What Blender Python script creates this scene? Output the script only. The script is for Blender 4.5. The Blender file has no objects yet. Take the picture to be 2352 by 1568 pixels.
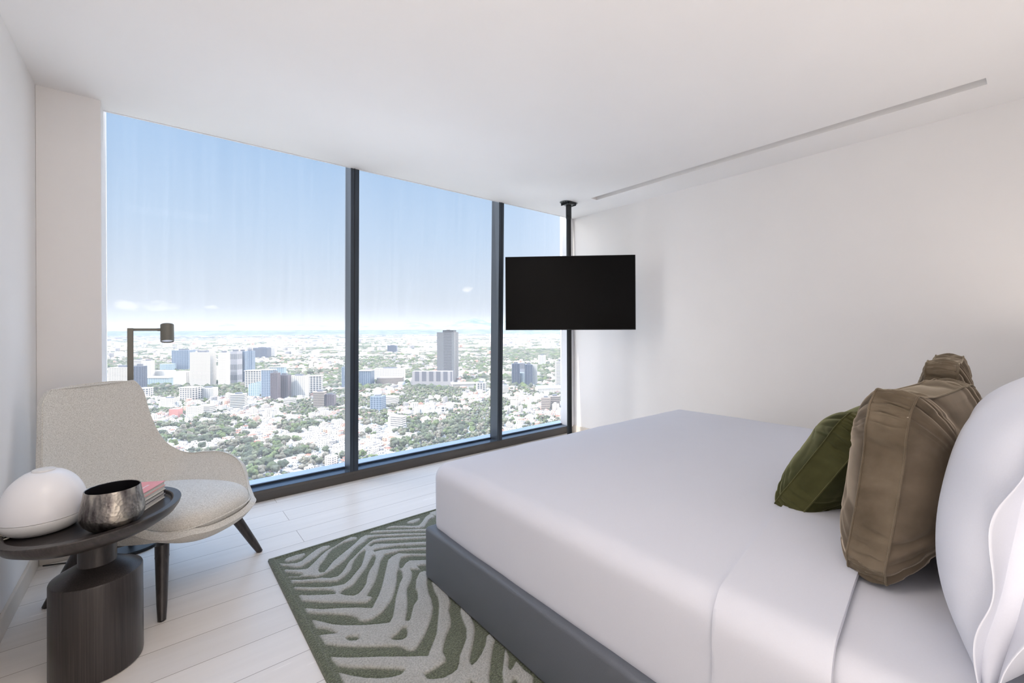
import bpy, bmesh, math, random
import numpy as np
from mathutils import Vector, Matrix, noise
random.seed(7); np.random.seed(7)
D = bpy.data; SC = bpy.context.scene; COL = SC.collection
PI = math.pi
def srgb(r, g, b):
    f = lambda v: (v/255/12.92) if v/255 <= .04045 else ((v/255+.055)/1.055)**2.4
    return (f(r), f(g), f(b), 1)

# ------------------------------------------------------------------ camera
EYE = Vector((0, 0, 1.2)); FPX = 995.6; YAW = math.radians(39.379); ROLL = math.radians(-.245)
Fw = Vector((math.sin(YAW), math.cos(YAW), 0)); Rt = Vector((math.cos(YAW), -math.sin(YAW), 0)); Up = Vector((0, 0, 1))
cam_d = D.cameras.new('camera'); cam = D.objects.new('camera', cam_d); COL.objects.link(cam)
cam_d.sensor_width = 36; cam_d.lens = FPX/2352*36; cam_d.shift_y = -28.3/2352
cam_d.clip_start = .05; cam_d.clip_end = 90000
c_, s_ = math.cos(ROLL), math.sin(ROLL)
R2 = c_*Rt + s_*Up; U2 = -s_*Rt + c_*Up
m = Matrix((R2, U2, -Fw)).transposed().to_4x4(); m.translation = EYE; cam.matrix_world = m
SC.camera = cam
vs = SC.view_settings; vs.view_transform = 'Standard'; vs.look = 'None'; vs.gamma = 1; vs.exposure = .3; vs.use_curve_mapping = False
def bearing(x, d):          # point of the outdoor ground plan, d metres ahead, seen under pixel column x
    u = (x-1176)/FPX
    return Fw*d + Rt*(u*d)
GROUND = -209.0

# ------------------------------------------------------------------ materials
class N:
    def __init__(s, name):
        s.m = D.materials.new(name); s.m.use_nodes = True; s.t = s.m.node_tree
        s.b = s.t.nodes['Principled BSDF']; s.out = s.t.nodes['Material Output']
    def n(s, typ, **kw):
        nd = s.t.nodes.new(typ)
        for k, v in kw.items():
            if k in nd.inputs: nd.inputs[k].default_value = v
            else: setattr(nd, k, v)
        return nd
    def l(s, a, b): s.t.links.new(a, b)
    def coords(s, kind='Object', scale=(1, 1, 1), rot=(0, 0, 0)):
        tc = s.n('ShaderNodeTexCoord'); mp = s.n('ShaderNodeMapping')
        mp.inputs['Scale'].default_value = scale; mp.inputs['Rotation'].default_value = rot
        s.l(tc.outputs[kind], mp.inputs['Vector']); return mp.outputs['Vector']
    def ramp(s, fac, stops):
        r = s.n('ShaderNodeValToRGB'); e = r.color_ramp.elements
        while len(e) > 1: e.remove(e[-1])
        e[0].position, e[0].color = stops[0]
        for p, c in stops[1:]:
            k = e.new(p); k.color = c
        s.l(fac, r.inputs['Fac']); return r.outputs['Color']
    def bump(s, h, strength=.2, dist=.01, normal=None):
        b = s.n('ShaderNodeBump'); b.inputs['Strength'].default_value = strength; b.inputs['Distance'].default_value = dist
        s.l(h, b.inputs['Height'])
        if normal: s.l(normal, b.inputs['Normal'])
        s.l(b.outputs['Normal'], s.b.inputs['Normal']); return b.outputs['Normal']
def plain(name, col, rough=.5, metal=0, noise_amt=.04, scale=30, bump=0, spec=.5, sheen=0):
    k = N(name); b = k.b
    v = k.coords('Object'); nz = k.n('ShaderNodeTexNoise'); nz.inputs['Scale'].default_value = scale; nz.inputs['Detail'].default_value = 4
    k.l(v, nz.inputs['Vector'])
    lo = tuple(c*(1-noise_amt) for c in col[:3])+(1,); hi = tuple(min(1, c*(1+noise_amt)) for c in col[:3])+(1,)
    k.l(k.ramp(nz.outputs['Fac'], [(.3, lo), (.7, hi)]), b.inputs['Base Color'])
    b.inputs['Roughness'].default_value = rough; b.inputs['Metallic'].default_value = metal
    b.inputs['Specular IOR Level'].default_value = spec
    if sheen: b.inputs['Sheen Weight'].default_value = sheen; b.inputs['Sheen Roughness'].default_value = .4
    if bump: k.bump(nz.outputs['Fac'], bump, .002)
    return k.m
MT = {}
MT['wall'] = plain('white_wall_paint', srgb(240, 237, 235), .85, noise_amt=.01, scale=3, bump=.05)
MT['ceiling'] = plain('white_ceiling_paint', srgb(244, 241, 239), .9, noise_amt=.01, scale=2)
MT['trim'] = plain('white_trim_paint', srgb(238, 238, 240), .5, noise_amt=.01)
MT['alu'] = plain('dark_anodised_metal', srgb(58, 66, 76), .38, .35, scale=5)
MT['kerbm'] = plain('brown_grey_metal', srgb(84, 80, 76), .45, .2, scale=6)
MT['ledge'] = plain('blue_grey_metal_ledge', srgb(86, 104, 124), .22, .6, scale=6)
MT['outer'] = plain('pale_metal_ledge', srgb(118, 134, 156), .4, .2, scale=6)
MT['black_metal'] = plain('black_powder_coat', srgb(34, 37, 40), .42, .3)
MT['grey_metal'] = plain('grey_metal_bracket', srgb(120, 124, 124), .4, .5)
MT['lampm'] = plain('bronze_grey_lamp_metal', srgb(120, 118, 110), .5, .3, scale=120)
MT['lens'] = plain('frosted_lamp_lens', srgb(225, 225, 235), .3)
MT['egg'] = plain('opal_white_glass', srgb(236, 236, 240), .28, noise_amt=.005)
MT['eggbase'] = plain('white_plastic', srgb(222, 222, 222), .45, noise_amt=.01)
MT['leather'] = plain('slate_leather', srgb(98, 103, 112), .42, noise_amt=.05, scale=420, bump=.35)
MT['sheet'] = plain('white_cotton', srgb(213, 216, 227), .85, noise_amt=.008, scale=300, bump=.06, sheen=.1)
MT['pink'] = plain('pink_red_book_cover', srgb(233, 150, 150), .4)
MT['paper'] = plain('paper_pages', srgb(205, 203, 198), .9, noise_amt=.08, scale=200)
MT['darkcover'] = plain('dark_book_cover', srgb(50, 54, 66), .5)
MT['creamcover'] = plain('cream_book_cover', srgb(226, 220, 212), .5)
MT['cable'] = plain('white_cable', srgb(215, 212, 200), .5)
MT['skirt'] = plain('pale_oak_skirting', srgb(214, 205, 194), .5, noise_amt=.03, scale=10)
MT['whiteink'] = plain('white_print', srgb(245, 235, 235), .5)
# screen
k = N('black_glossy_screen'); k.b.inputs['Base Color'].default_value = srgb(8, 8, 9); k.b.inputs['Roughness'].default_value = .3
k.b.inputs['Specular IOR Level'].default_value = .1; MT['screen'] = k.m
# floor
k = N('bleached_oak_planks'); v = k.coords('Object')
br = k.n('ShaderNodeTexBrick'); br.offset = .37; br.offset_frequency = 2
for a, b in (('Scale', 1), ('Mortar Size', .0016), ('Mortar Smooth', .1), ('Brick Width', 2.2), ('Row Height', .181), ('Bias', 0)): br.inputs[a].default_value = b
mp = k.n('ShaderNodeMapping'); mp.inputs['Location'].default_value = (-.645, .065, 0); k.l(v, mp.inputs['Vector']); k.l(mp.outputs[0], br.inputs['Vector'])
br.inputs['Color1'].default_value = srgb(238, 231, 224); br.inputs['Color2'].default_value = srgb(228, 221, 214); br.inputs['Mortar'].default_value = srgb(176, 165, 156)
nz = k.n('ShaderNodeTexNoise'); nz.inputs['Scale'].default_value = 1; nz.inputs['Detail'].default_value = 6
mp2 = k.n('ShaderNodeMapping'); mp2.inputs['Scale'].default_value = (1.6, 26, 1); k.l(v, mp2.inputs['Vector']); k.l(mp2.outputs[0], nz.inputs['Vector'])
mx = k.n('ShaderNodeMix'); mx.data_type = 'RGBA'; mx.blend_type = 'MULTIPLY'; mx.inputs[0].default_value = .35
k.l(br.outputs['Color'], mx.inputs[6]); k.l(k.ramp(nz.outputs['Fac'], [(.3, (.86, .85, .84, 1)), (.7, (1, 1, 1, 1))]), mx.inputs[7])
k.l(mx.outputs[2], k.b.inputs['Base Color']); k.b.inputs['Roughness'].default_value = .34
k.l(k.ramp(nz.outputs['Fac'], [(.2, (.24,)*3+(1,)), (.8, (.28,)*3+(1,))]), k.b.inputs['Roughness'])
k.bump(br.outputs['Fac'], -.25, .002); MT['floor'] = k.m
# dark oak
def dark_wood(name, sc):
    k = N(name); v = k.coords('Object', sc)
    nz = k.n('ShaderNodeTexNoise'); nz.inputs['Scale'].default_value = 1; nz.inputs['Detail'].default_value = 5; nz.inputs['Distortion'].default_value = .6
    k.l(v, nz.inputs['Vector'])
    k.l(k.ramp(nz.outputs['Fac'], [(.3, srgb(40, 37, 37)), (.55, srgb(56, 51, 50)), (.75, srgb(70, 65, 62))]), k.b.inputs['Base Color'])
    k.b.inputs['Roughness'].default_value = .33; k.bump(nz.outputs['Fac'], .2, .001); return k.m
MT['wood_v'] = dark_wood('dark_stained_oak_upright', (260, 260, 3))
MT['wood_h'] = dark_wood('dark_stained_oak_grain', (6, 150, 40))
MT['leg_wood'] = dark_wood('smoked_oak_leg', (60, 60, 8))
# linen upholstery
k = N('grey_beige_linen_weave'); v = k.coords('Object')
outs = []
for sc in ((700, 700, 160), (160, 160, 700)):
    mp = k.n('ShaderNodeMapping'); mp.inputs['Scale'].default_value = sc; k.l(v, mp.inputs['Vector'])
    nz = k.n('ShaderNodeTexNoise'); nz.inputs['Scale'].default_value = 1; nz.inputs['Detail'].default_value = 3; k.l(mp.outputs[0], nz.inputs['Vector']); outs.append(nz.outputs['Fac'])
ad = k.n('ShaderNodeMath', operation='ADD'); k.l(outs[0], ad.inputs[0]); k.l(outs[1], ad.inputs[1])
mu = k.n('ShaderNodeMath', operation='MULTIPLY'); mu.inputs[1].default_value = .5; k.l(ad.outputs[0], mu.inputs[0])
k.l(k.ramp(mu.outputs[0], [(.36, srgb(182, 177, 168)), (.5, srgb(216, 212, 204)), (.64, srgb(238, 235, 229))]), k.b.inputs['Base Color'])
k.b.inputs['Roughness'].default_value = .95; k.b.inputs['Sheen Weight'].default_value = .15; k.bump(mu.outputs[0], .4, .002); MT['linen'] = k.m
# velvet
def velvet(name, lo, hi, tint):
    k = N(name); v = k.coords('Object'); nz = k.n('ShaderNodeTexNoise'); nz.inputs['Scale'].default_value = 9; nz.inputs['Detail'].default_value = 5; nz.inputs['Distortion'].default_value = .3; k.l(v, nz.inputs['Vector'])
    k.l(k.ramp(nz.outputs['Fac'], [(.28, lo), (.72, hi)]), k.b.inputs['Base Color'])
    k.b.inputs['Roughness'].default_value = .9; k.b.inputs['Sheen Weight'].default_value = 1; k.b.inputs['Sheen Roughness'].default_value = .35
    k.b.inputs['Sheen Tint'].default_value = tint; k.b.inputs['Specular IOR Level'].default_value = .15
    n2 = k.n('ShaderNodeTexNoise'); n2.inputs['Scale'].default_value = 600; k.l(v, n2.inputs['Vector']); k.bump(n2.outputs['Fac'], .15, .001)
    return k.m
MT['brown'] = velvet('brown_velvet', srgb(74, 65, 54), srgb(112, 100, 86), srgb(214, 200, 182))
MT['brown2'] = velvet('brown_velvet_band', srgb(80, 70, 57), srgb(116, 105, 90), srgb(200, 188, 168))
MT['green'] = velvet('olive_velvet', srgb(40, 41, 22), srgb(74, 75, 45), srgb(170, 170, 130))
MT['green2'] = velvet('olive_velvet_band', srgb(60, 60, 34), srgb(80, 80, 50), srgb(180, 176, 138))
# hammered bowl
k = N('hammered_dark_nickel'); v = k.coords('Object')
vo = k.n('ShaderNodeTexVoronoi'); vo.inputs['Scale'].default_value = 110; k.l(v, vo.inputs['Vector'])
mp = k.n('ShaderNodeMapping'); mp.inputs['Scale'].default_value = (34, 34, 9); k.l(v, mp.inputs['Vector'])
nz = k.n('ShaderNodeTexNoise'); nz.inputs['Scale'].default_value = 1; nz.inputs['Detail'].default_value = 6; k.l(mp.outputs[0], nz.inputs['Vector'])
k.l(k.ramp(nz.outputs['Fac'], [(.36, srgb(70, 64, 66)), (.5, srgb(128, 124, 122)), (.66, srgb(186, 180, 170))]), k.b.inputs['Base Color'])
k.b.inputs['Metallic'].default_value = .9; k.b.inputs['Roughness'].default_value = .33; k.bump(vo.outputs['Distance'], .35, .003); MT['bowl'] = k.m
MT['bowl_in'] = plain('black_bowl_lining', srgb(18, 17, 22), .5)
# rug: two pile colours carried by the tufting pattern
k = N('tufted_wool_pile'); at = k.n('ShaderNodeAttribute'); at.attribute_name = 'pile'
v = k.coords('Object'); nz = k.n('ShaderNodeTexNoise'); nz.inputs['Scale'].default_value = 160; nz.inputs['Detail'].default_value = 5; k.l(v, nz.inputs['Vector'])
n3 = k.n('ShaderNodeTexNoise'); n3.inputs['Scale'].default_value = 9; n3.inputs['Detail'].default_value = 3; k.l(v, n3.inputs['Vector'])
g = k.ramp(nz.outputs['Fac'], [(.3, srgb(64, 70, 54)), (.5, srgb(92, 99, 79)), (.7, srgb(122, 129, 106))])
w = k.ramp(nz.outputs['Fac'], [(.25, srgb(150, 150, 146)), (.5, srgb(176, 177, 173)), (.75, srgb(198, 198, 195))])
mx = k.n('ShaderNodeMix'); mx.data_type = 'RGBA'; k.l(at.outputs['Fac'], mx.inputs[0]); k.l(g, mx.inputs[6]); k.l(w, mx.inputs[7])
m2 = k.n('ShaderNodeMix'); m2.data_type = 'RGBA'; m2.blend_type = 'MULTIPLY'; m2.inputs[0].default_value = .6
k.l(mx.outputs[2], m2.inputs[6]); k.l(k.ramp(n3.outputs['Fac'], [(.3, (.82, .8, .76, 1)), (.7, (1, 1, 1, 1))]), m2.inputs[7])
k.l(m2.outputs[2], k.b.inputs['Base Color']); k.b.inputs['Roughness'].default_value = 1; k.b.inputs['Sheen Weight'].default_value = .3
k.bump(nz.outputs['Fac'], .8, .006); MT['rug'] = k.m
# window pane: clear, with a faint streaked translucent veil mixed in
k = N('window_glass'); t = k.t
tr = k.n('ShaderNodeBsdfTransparent'); tr.inputs[0].default_value = (.97, .985, 1, 1)
gl = k.n('ShaderNodeBsdfGlossy'); gl.inputs['Roughness'].default_value = .02
fr = k.n('ShaderNodeFresnel'); fr.inputs[0].default_value = 1.08
m1 = k.n('ShaderNodeMixShader'); k.l(fr.outputs[0], m1.inputs[0]); k.l(tr.outputs[0], m1.inputs[1]); k.l(gl.outputs[0], m1.inputs[2])
du = k.n('ShaderNodeBsdfTranslucent'); du.inputs[0].default_value = (1, 1, 1, 1)
v = k.coords('Object', (30, 30, .6)); nz = k.n('ShaderNodeTexNoise'); nz.inputs['Scale'].default_value = 1; nz.inputs['Detail'].default_value = 5; k.l(v, nz.inputs['Vector'])
rm = k.ramp(nz.outputs['Fac'], [(.3, (.034,)*3+(1,)), (.7, (.056,)*3+(1,))])
m2 = k.n('ShaderNodeMixShader'); k.l(rm, m2.inputs[0]); k.l(m1.outputs[0], m2.inputs[1]); k.l(du.outputs[0], m2.inputs[2])
k.l(m2.outputs[0], k.out.inputs['Surface']); MT['glass'] = k.m

# ------------------------------------------------------------------ object helpers
def tag(o, label=None, cat=None, group=None, kind=None):
    if label: o['label'] = label
    if cat: o['category'] = cat
    if group: o['group'] = group
    if kind: o['kind'] = kind
    return o
def root(name, loc=(0, 0, 0), rz=0):
    o = D.objects.new(name, None); COL.objects.link(o); o.location = loc; o.rotation_euler[2] = rz; o.empty_display_size = .1; return o
def put(name, bm, mat, parent=None, smooth=False, auto=None):
    me = D.meshes.new(name)
    if isinstance(bm, bmesh.types.BMesh):
        bmesh.ops.recalc_face_normals(bm, faces=bm.faces); bm.to_mesh(me); bm.free()
    else: me.from_pydata(bm[0], [], bm[1]); me.update()
    for mm in (mat if isinstance(mat, (list, tuple)) else [mat]): me.materials.append(mm)
    if smooth:
        me.polygons.foreach_set('use_smooth', [True]*len(me.polygons))
        if auto: me.set_sharp_from_angle(angle=math.radians(auto))
    o = D.objects.new(name, me); COL.objects.link(o)
    if parent: o.parent = parent
    return o
def box(bm, lo, hi, bev=0, seg=2):
    r = bmesh.ops.create_cube(bm, size=1); vs_ = r['verts']
    for v in vs_:
        for i in range(3): v.co[i] = lo[i] if v.co[i] < 0 else hi[i]
    if bev:
        es = list({e for v in vs_ for e in v.link_edges}); bmesh.ops.bevel(bm, geom=es, offset=bev, segments=seg, affect='EDGES', profile=.5)
    return vs_
def mbox(lo, hi, bev=0, seg=2):
    bm = bmesh.new(); box(bm, lo, hi, bev, seg); return bm
def lathe(prof, seg=64, sx=1, sy=1):
    bm = bmesh.new(); rings = []
    for r, z in prof:
        if r < 1e-6: rings.append([bm.verts.new((0, 0, z))])
        else: rings.append([bm.verts.new((r*sx*math.cos(2*PI*i/seg), r*sy*math.sin(2*PI*i/seg), z)) for i in range(seg)])
    for a, b in zip(rings, rings[1:]):
        for i in range(seg):
            j = (i+1) % seg
            if len(a) == 1 and len(b) == 1: continue
            if len(a) == 1: bm.faces.new((a[0], b[i], b[j]))
            elif len(b) == 1: bm.faces.new((a[i], a[j], b[0]))
            else: bm.faces.new((a[i], a[j], b[j], b[i]))
    return bm
def tube(bm, pts, radii, seg=14, cap=True, squash=None):
    pts = [Vector(p) for p in pts]
    if not isinstance(radii, (list, tuple)): radii = [radii]*len(pts)
    rings = []; prev = None
    for i, p in enumerate(pts):
        d = (pts[min(i+1, len(pts)-1)]-pts[max(i-1, 0)]).normalized()
        ref = Vector((0, 0, 1)) if abs(d.z) < .95 else Vector((1, 0, 0))
        if prev is None: a = d.cross(ref).normalized()
        else: a = (prev-d*prev.dot(d)).normalized()
        prev = a; b = d.cross(a)
        rings.append([bm.verts.new(p+(a*math.cos(2*PI*j/seg)+b*math.sin(2*PI*j/seg))*radii[i]) for j in range(seg)])
    for a, b in zip(rings, rings[1:]):
        for j in range(seg): bm.faces.new((a[j], a[(j+1) % seg], b[(j+1) % seg], b[j]))
    if cap: bm.faces.new(rings[0][::-1]); bm.faces.new(rings[-1])
    return bm
def grid_mesh(P, closed_u=False):     # P[i][j] -> verts / quads
    n, mm = len(P), len(P[0]); V = [tuple(p) for r in P for p in r]; Fc = []
    for i in range(n-1):
        for j in range(mm-1): Fc.append((i*mm+j, i*mm+j+1, (i+1)*mm+j+1, (i+1)*mm+j))
    return V, Fc
def mod(o, typ, **kw):
    md = o.modifiers.new(typ.lower(), typ)
    for k_, v_ in kw.items(): setattr(md, k_, v_)
    return md
RUG_LIGHT=[[(511,2483),(524,2490),(561,2494),(607,2487),(603,2467),(577,2443),(543,2441),(515,2450),(508,2467)],[(480,2462),(511,2428),(549,2407),(572,2410),(615,2449),(665,2486),(702,2500),(735,2486),(734,2473),(714,2457),(676,2438),(637,2401),(603,2377),(577,2363),(558,2351),(532,2366),(506,2408),(488,2423),(481,2450)],[(488,2382),(520,2350),(552,2326),(576,2315),(612,2348),(651,2389),(699,2434),(755,2461),(816,2495),(859,2505),(885,2486),(874,2465),(844,2463),(807,2468),(772,2455),(735,2436),(701,2401),(669,2351),(634,2308),(615,2269),(615,2238),(631,2229),(659,2259),(694,2301),(740,2337),(780,2366),(822,2397),(857,2426),(897,2464),(929,2477),(957,2460),(1027,2411),(1109,2355),(1242,2253),(1232,2234),(1098,2332),(1017,2387),(963,2424),(933,2434),(897,2402),(853,2379),(818,2351),(778,2306),(744,2274),(706,2248),(672,2228),(640,2214),(617,2208),(591,2210),(567,2240),(549,2250),(488,2296),(489,2303),(528,2272),(549,2271),(543,2289),(514,2320),(485,2353)],[(491,2264),(524,2234),(578,2201),(611,2187),(640,2157),(670,2150),(699,2172),(726,2204),(758,2248),(793,2278),(828,2310),(866,2343),(902,2372),(938,2394),(981,2385),(1035,2349),(1116,2294),(1225,2221),(1209,2194),(1103,2268),(1023,2323),(967,2352),(932,2364),(900,2348),(905,2327),(929,2340),(962,2322),(1006,2285),(1087,2235),(1192,2162),(1176,2134),(1072,2205),(1010,2248),(958,2266),(924,2278),(902,2280),(897,2260),(934,2254),(987,2226),(1048,2183),(1162,2108),(1148,2082),(1048,2156),(1001,2185),(986,2179),(952,2191),(928,2196),(905,2170),(882,2145),(855,2096),(824,2041),(793,1991),(757,1949),(723,1910),(738,1886),(727,1873),(702,1862),(667,1890),(613,1938),(555,1987),(491,2054),(491,2081),(491,2111),(522,2082),(571,2045),(617,2014),(625,2024),(618,2051),(582,2083),(520,2133),(487,2168),(489,2194),(526,2156),(575,2115),(623,2082),(650,2071),(675,2065),(709,2086),(751,2128),(796,2173),(830,2232),(864,2296),(864,2312),(829,2294),(789,2251),(764,2214),(745,2174),(709,2137),(682,2121),(657,2110),(630,2125),(579,2167),(527,2203),(491,2231)],[(488,1995),(541,1940),(609,1894),(660,1856),(708,1811),(731,1838),(768,1883),(803,1934),(842,2000),(878,2063),(923,2139),(949,2155),(971,2160),(992,2165),(1009,2144),(1127,2045),(1114,2022),(1031,2094),(998,2107),(979,2108),(957,2082),(939,2047),(931,2019),(945,2021),(977,2050),(1001,2060),(1097,1991),(1074,1949),(1010,1988),(1006,1949),(969,1981),(963,1951),(939,1907),(909,1870),(884,1844),(864,1803),(844,1755),(814,1698),(782,1648),(790,1637),(802,1641),(827,1677),(854,1715),(887,1741),(910,1787),(915,1818),(951,1884),(992,1928),(1019,1925),(1022,1902),(973,1817),(947,1757),(932,1703),(910,1648),(880,1604),(843,1561),(805,1523),(766,1491),(738,1474),(722,1479),(711,1505),(696,1532),(645,1571),(578,1627),(528,1672),(491,1715),(489,1745),(488,1779),(483,1786),(514,1766),(544,1749),(534,1774),(513,1809),(489,1833),(489,1882),(491,1897),(518,1858),(546,1813),(580,1778),(638,1731),(695,1693),(727,1676),(753,1701),(784,1753),(815,1811),(844,1854),(879,1907),(911,1943),(929,1994),(927,2022),(907,1999),(871,1926),(833,1863),(798,1814),(762,1781),(731,1757),(702,1747),(676,1741),(653,1745),(640,1762),(637,1792),(622,1819),(587,1857),(551,1892),(514,1923),(486,1956)],[(999,1820),(974,1751),(963,1700),(945,1658),(915,1607),(875,1547),(844,1499),(810,1465),(777,1433),(761,1415),(708,1457),(625,1524),(542,1587),(486,1637),(486,1610),(494,1576),(526,1539),(588,1484),(649,1430),(667,1408),(648,1400),(618,1409),(586,1429),(547,1465),(514,1505),(486,1545),(484,1510),(484,1474),(485,1454),(749,1221),(839,1147),(879,1203),(920,1248),(963,1295),(998,1327),(1004,1366),(986,1362),(954,1327),(920,1302),(883,1283),(858,1277),(863,1300),(895,1335),(933,1375),(967,1416),(985,1448),(1004,1503),(1005,1577),(986,1551),(967,1505),(950,1450),(920,1404),(885,1372),(851,1343),(831,1316),(810,1296),(785,1291),(752,1294),(722,1312),(709,1325),(709,1348),(755,1347),(793,1352),(805,1365),(811,1398),(832,1428),(871,1470),(907,1500),(927,1531),(953,1590),(984,1626),(1009,1687),(1013,1772)],[(1000,1265),(985,1226),(952,1189),(949,1173),(965,1178),(992,1193),(988,1144),(991,1101),(947,1057),(916,1083),(933,1102),(940,1129),(934,1136),(915,1130),(892,1103),(875,1117),(891,1137),(922,1183)],[(963,2496),(992,2497),(1048,2460),(1130,2400),(1268,2299),(1255,2275),(1119,2377),(1037,2434),(966,2485)],[(1061,2492),(1097,2488),(1152,2446),(1194,2407),(1224,2392),(1263,2422),(1316,2475),(1350,2492),(1407,2474),(1384,2434),(1322,2426),(1277,2389),(1244,2355),(1206,2357),(1158,2411),(1104,2456),(1063,2478)],[(1191,2482),(1225,2486),(1279,2483),(1269,2460),(1245,2447),(1210,2441),(1190,2462)]]
RUG_HOLES=[[(886,2223),(881,2197),(848,2144),(812,2105),(784,2062),(758,2008),(728,1973),(698,1947),(677,1948),(650,1975),(635,2005),(661,2023),(694,2026),(723,2049),(762,2093),(806,2137),(845,2190),(874,2225)],[(560,1702),(576,1698),(600,1678),(600,1664),(586,1662),(565,1679)],[(693,1587),(720,1594),(753,1614),(767,1606),(759,1579),(745,1556),(724,1553),(703,1568)],[(782,1203),(797,1215),(820,1223),(822,1194),(818,1173)]]


SKYTOP = 5; SKYB = .82; SUNE = 3.7; AUR = 7.5; AURP = 6; AURV = Vector((-.86, .16, .50)).normalized(); AURC = (1, .90, .80, 1)
FILL_LOBE = 14; FILL_LOBE_V = Vector((.97, -.15, .35)).normalized()  # added bright sky lobe away from the sun, lights the left wall
WARM = (1, .9, .82)
FILL_LIGHTS = [('fill_over_headboard', (2.3, -.2, 1.14), (math.pi, 0, 0), 2.2, .16, 6, WARM), ('fill_below_camera', (.2, -.12, .45), (math.pi, 0, 0), 1.2, .3, 8.5, WARM), ('fill_behind_camera', (0, -.28, 1.35), (-math.pi/2, 0, 0), .9, 2.0, 3, WARM), ('fill_overhead', (.15, .55, 2.465), (0, 0, 0), .8, .6, 10, WARM)]  # added fill lights, all out of view, to brighten the room
HAZE = [((.28, .30, .33, 1), 7e-5, (-40000, 30, GROUND-400), (40000, 45000, -9)), ((.20, .215, .235, 1), 7e-5, (-40000, 2500, -9), (40000, 45000, 110))]+[((.13, .14, .155, 1), 1.6e-5, (-40000, 11000+900*q, -9), (40000, 45000, z_)) for q, z_ in enumerate((1500, 950, 600, 350))]

# ================================================================== THE ROOM
H = 2.471; XL, XR, YW, YB = -.479, 3.7375, 3.42, -.30
def S(name, bm, mat, parent=None, **kw):
    o = put(name, bm, mat, parent, **kw)
    if parent is None: tag(o, kind='structure')
    return o
S('floor', mbox((XL-.3, YB-.2, -.25), (XR+.3, 3.62, 0)), MT['floor'])
S('wall_left', mbox((XL-.25, YB-.2, 0), (XL, 3.62, H)), MT['wall'])
S('wall_right', mbox((XR, YB-.2, 0), (XR+.25, 3.43, H)), MT['wall'])
S('wall_back', mbox((XL, YB-.2, 0), (XR, YB, H)), MT['wall'])
S('wall_front', mbox((XL, 3.285, 0), (-.232, 3.62, 2.8), .003), MT['wall'])
# ceiling with the recessed linear slot
bm = bmesh.new()
sx0, sx1, sy0, sy1 = 3.277, 3.368, .172, 2.775
zt = H+.3
for lo, hi in (((XL-.25, YB-.2, H), (sx0, YW, zt)), ((sx1, YB-.2, H), (XR+.25, YW, zt)), ((sx0, YB-.2, H), (sx1, sy0, zt)), ((sx0, sy1, H), (sx1, YW, zt)), ((sx0, sy0, H+.16), (sx1, sy1, zt))): box(bm, lo, hi)
S('ceiling', bm, MT['ceiling'])
S('trim_1', mbox((-.232, YW, H-.004), (XR, YW+.012, H+.33), .001), MT['trim'])           # thin white edge where the ceiling stops short of the glass
S('trim_2', mbox((-.232, 3.52, 2.72), (XR+.2, 3.66, 2.8)), MT['alu'])
LEAN = .05/2.4
def leanbox(x0, x1, y0, y1, z0, z1, bev=.002):
    bm = mbox((x0, y0, z0), (x1, y1, z1), bev)
    for v in bm.verts: v.co.y += (H-v.co.z)*LEAN
    return bm
# kerb under the glass
bm = bmesh.new(); prof = [(3.463, 0), (3.463, .058), (3.474, .073), (3.60, .073), (3.60, 0)]
a = [bm.verts.new((-.232, y, z)) for y, z in prof]; b = [bm.verts.new((XR, y, z)) for y, z in prof]
for i in range(len(prof)):
    j = (i+1) % len(prof); bm.faces.new((a[i], a[j], b[j], b[i]))
bm.faces.new(a[::-1]); bm.faces.new(b)
S('trim_3', bm, MT['kerbm'])
S('trim_4', mbox((-.232, 3.478, .073), (XR, 3.598, .0755), .001), MT['ledge'])
S('trim_5', mbox((-.5, 3.615, .02), (XR+.1, 3.765, .074), .002), MT['outer'])
S('bounce_shelf', mbox((-4, 3.80, -.60), (8, 5.1, -.45), .01), MT['trim'])     # added white shelf outside, out of view, bouncing sunlight up to the ceiling
S('trim_6', mbox((XR-.042, 3.43, .075), (XR+.02, 3.60, 2.7), .002), MT['trim'])          # white jamb at the right corner
def mullion(n, x0, x1):
    o = S(n, leanbox(x0, x1, 3.42, 3.545, .073, 2.72), MT['alu'])
    put('gasket', leanbox(x0+.028, x0+.033, 3.4185, 3.4215, .08, 2.6, 0), MT['black_metal'], o)
mullion('trim_7', 1.182, 1.249); mullion('trim_8', 2.651, 2.712)
def pane(n, x0, x1):
    w = tag(root(n, ((x0+x1)/2, 3.55, .08)), kind='structure')
    o = put('window_pane', leanbox(x0, x1, 3.553, 3.559, .076, 2.715, 0), MT['glass'], w); o.location = -Vector(w.location)
    f = bmesh.new()
    for z0, z1 in ((.073, .088),): box(f, (x0, 3.585, z0), (x1, 3.606, z1))
    g_ = put('window_frame', f, MT['alu'], w); g_.location = -Vector(w.location)
pane('window_1', -.232, 1.182); pane('window_2', 1.249, 2.651); pane('window_3', 2.712, XR-.042)
S('baseboard_left', mbox((XL, YB, 0), (XL+.012, 3.24, .088), .002), MT['skirt'])
S('baseboard_front', mbox((XL+.012, 3.245, 0), (-.24, 3.285, .088), .002), MT['skirt'])
S('baseboard_right', mbox((XR-.012, YB, 0), (XR, 3.46, .088), .002), MT['skirt'])

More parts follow.
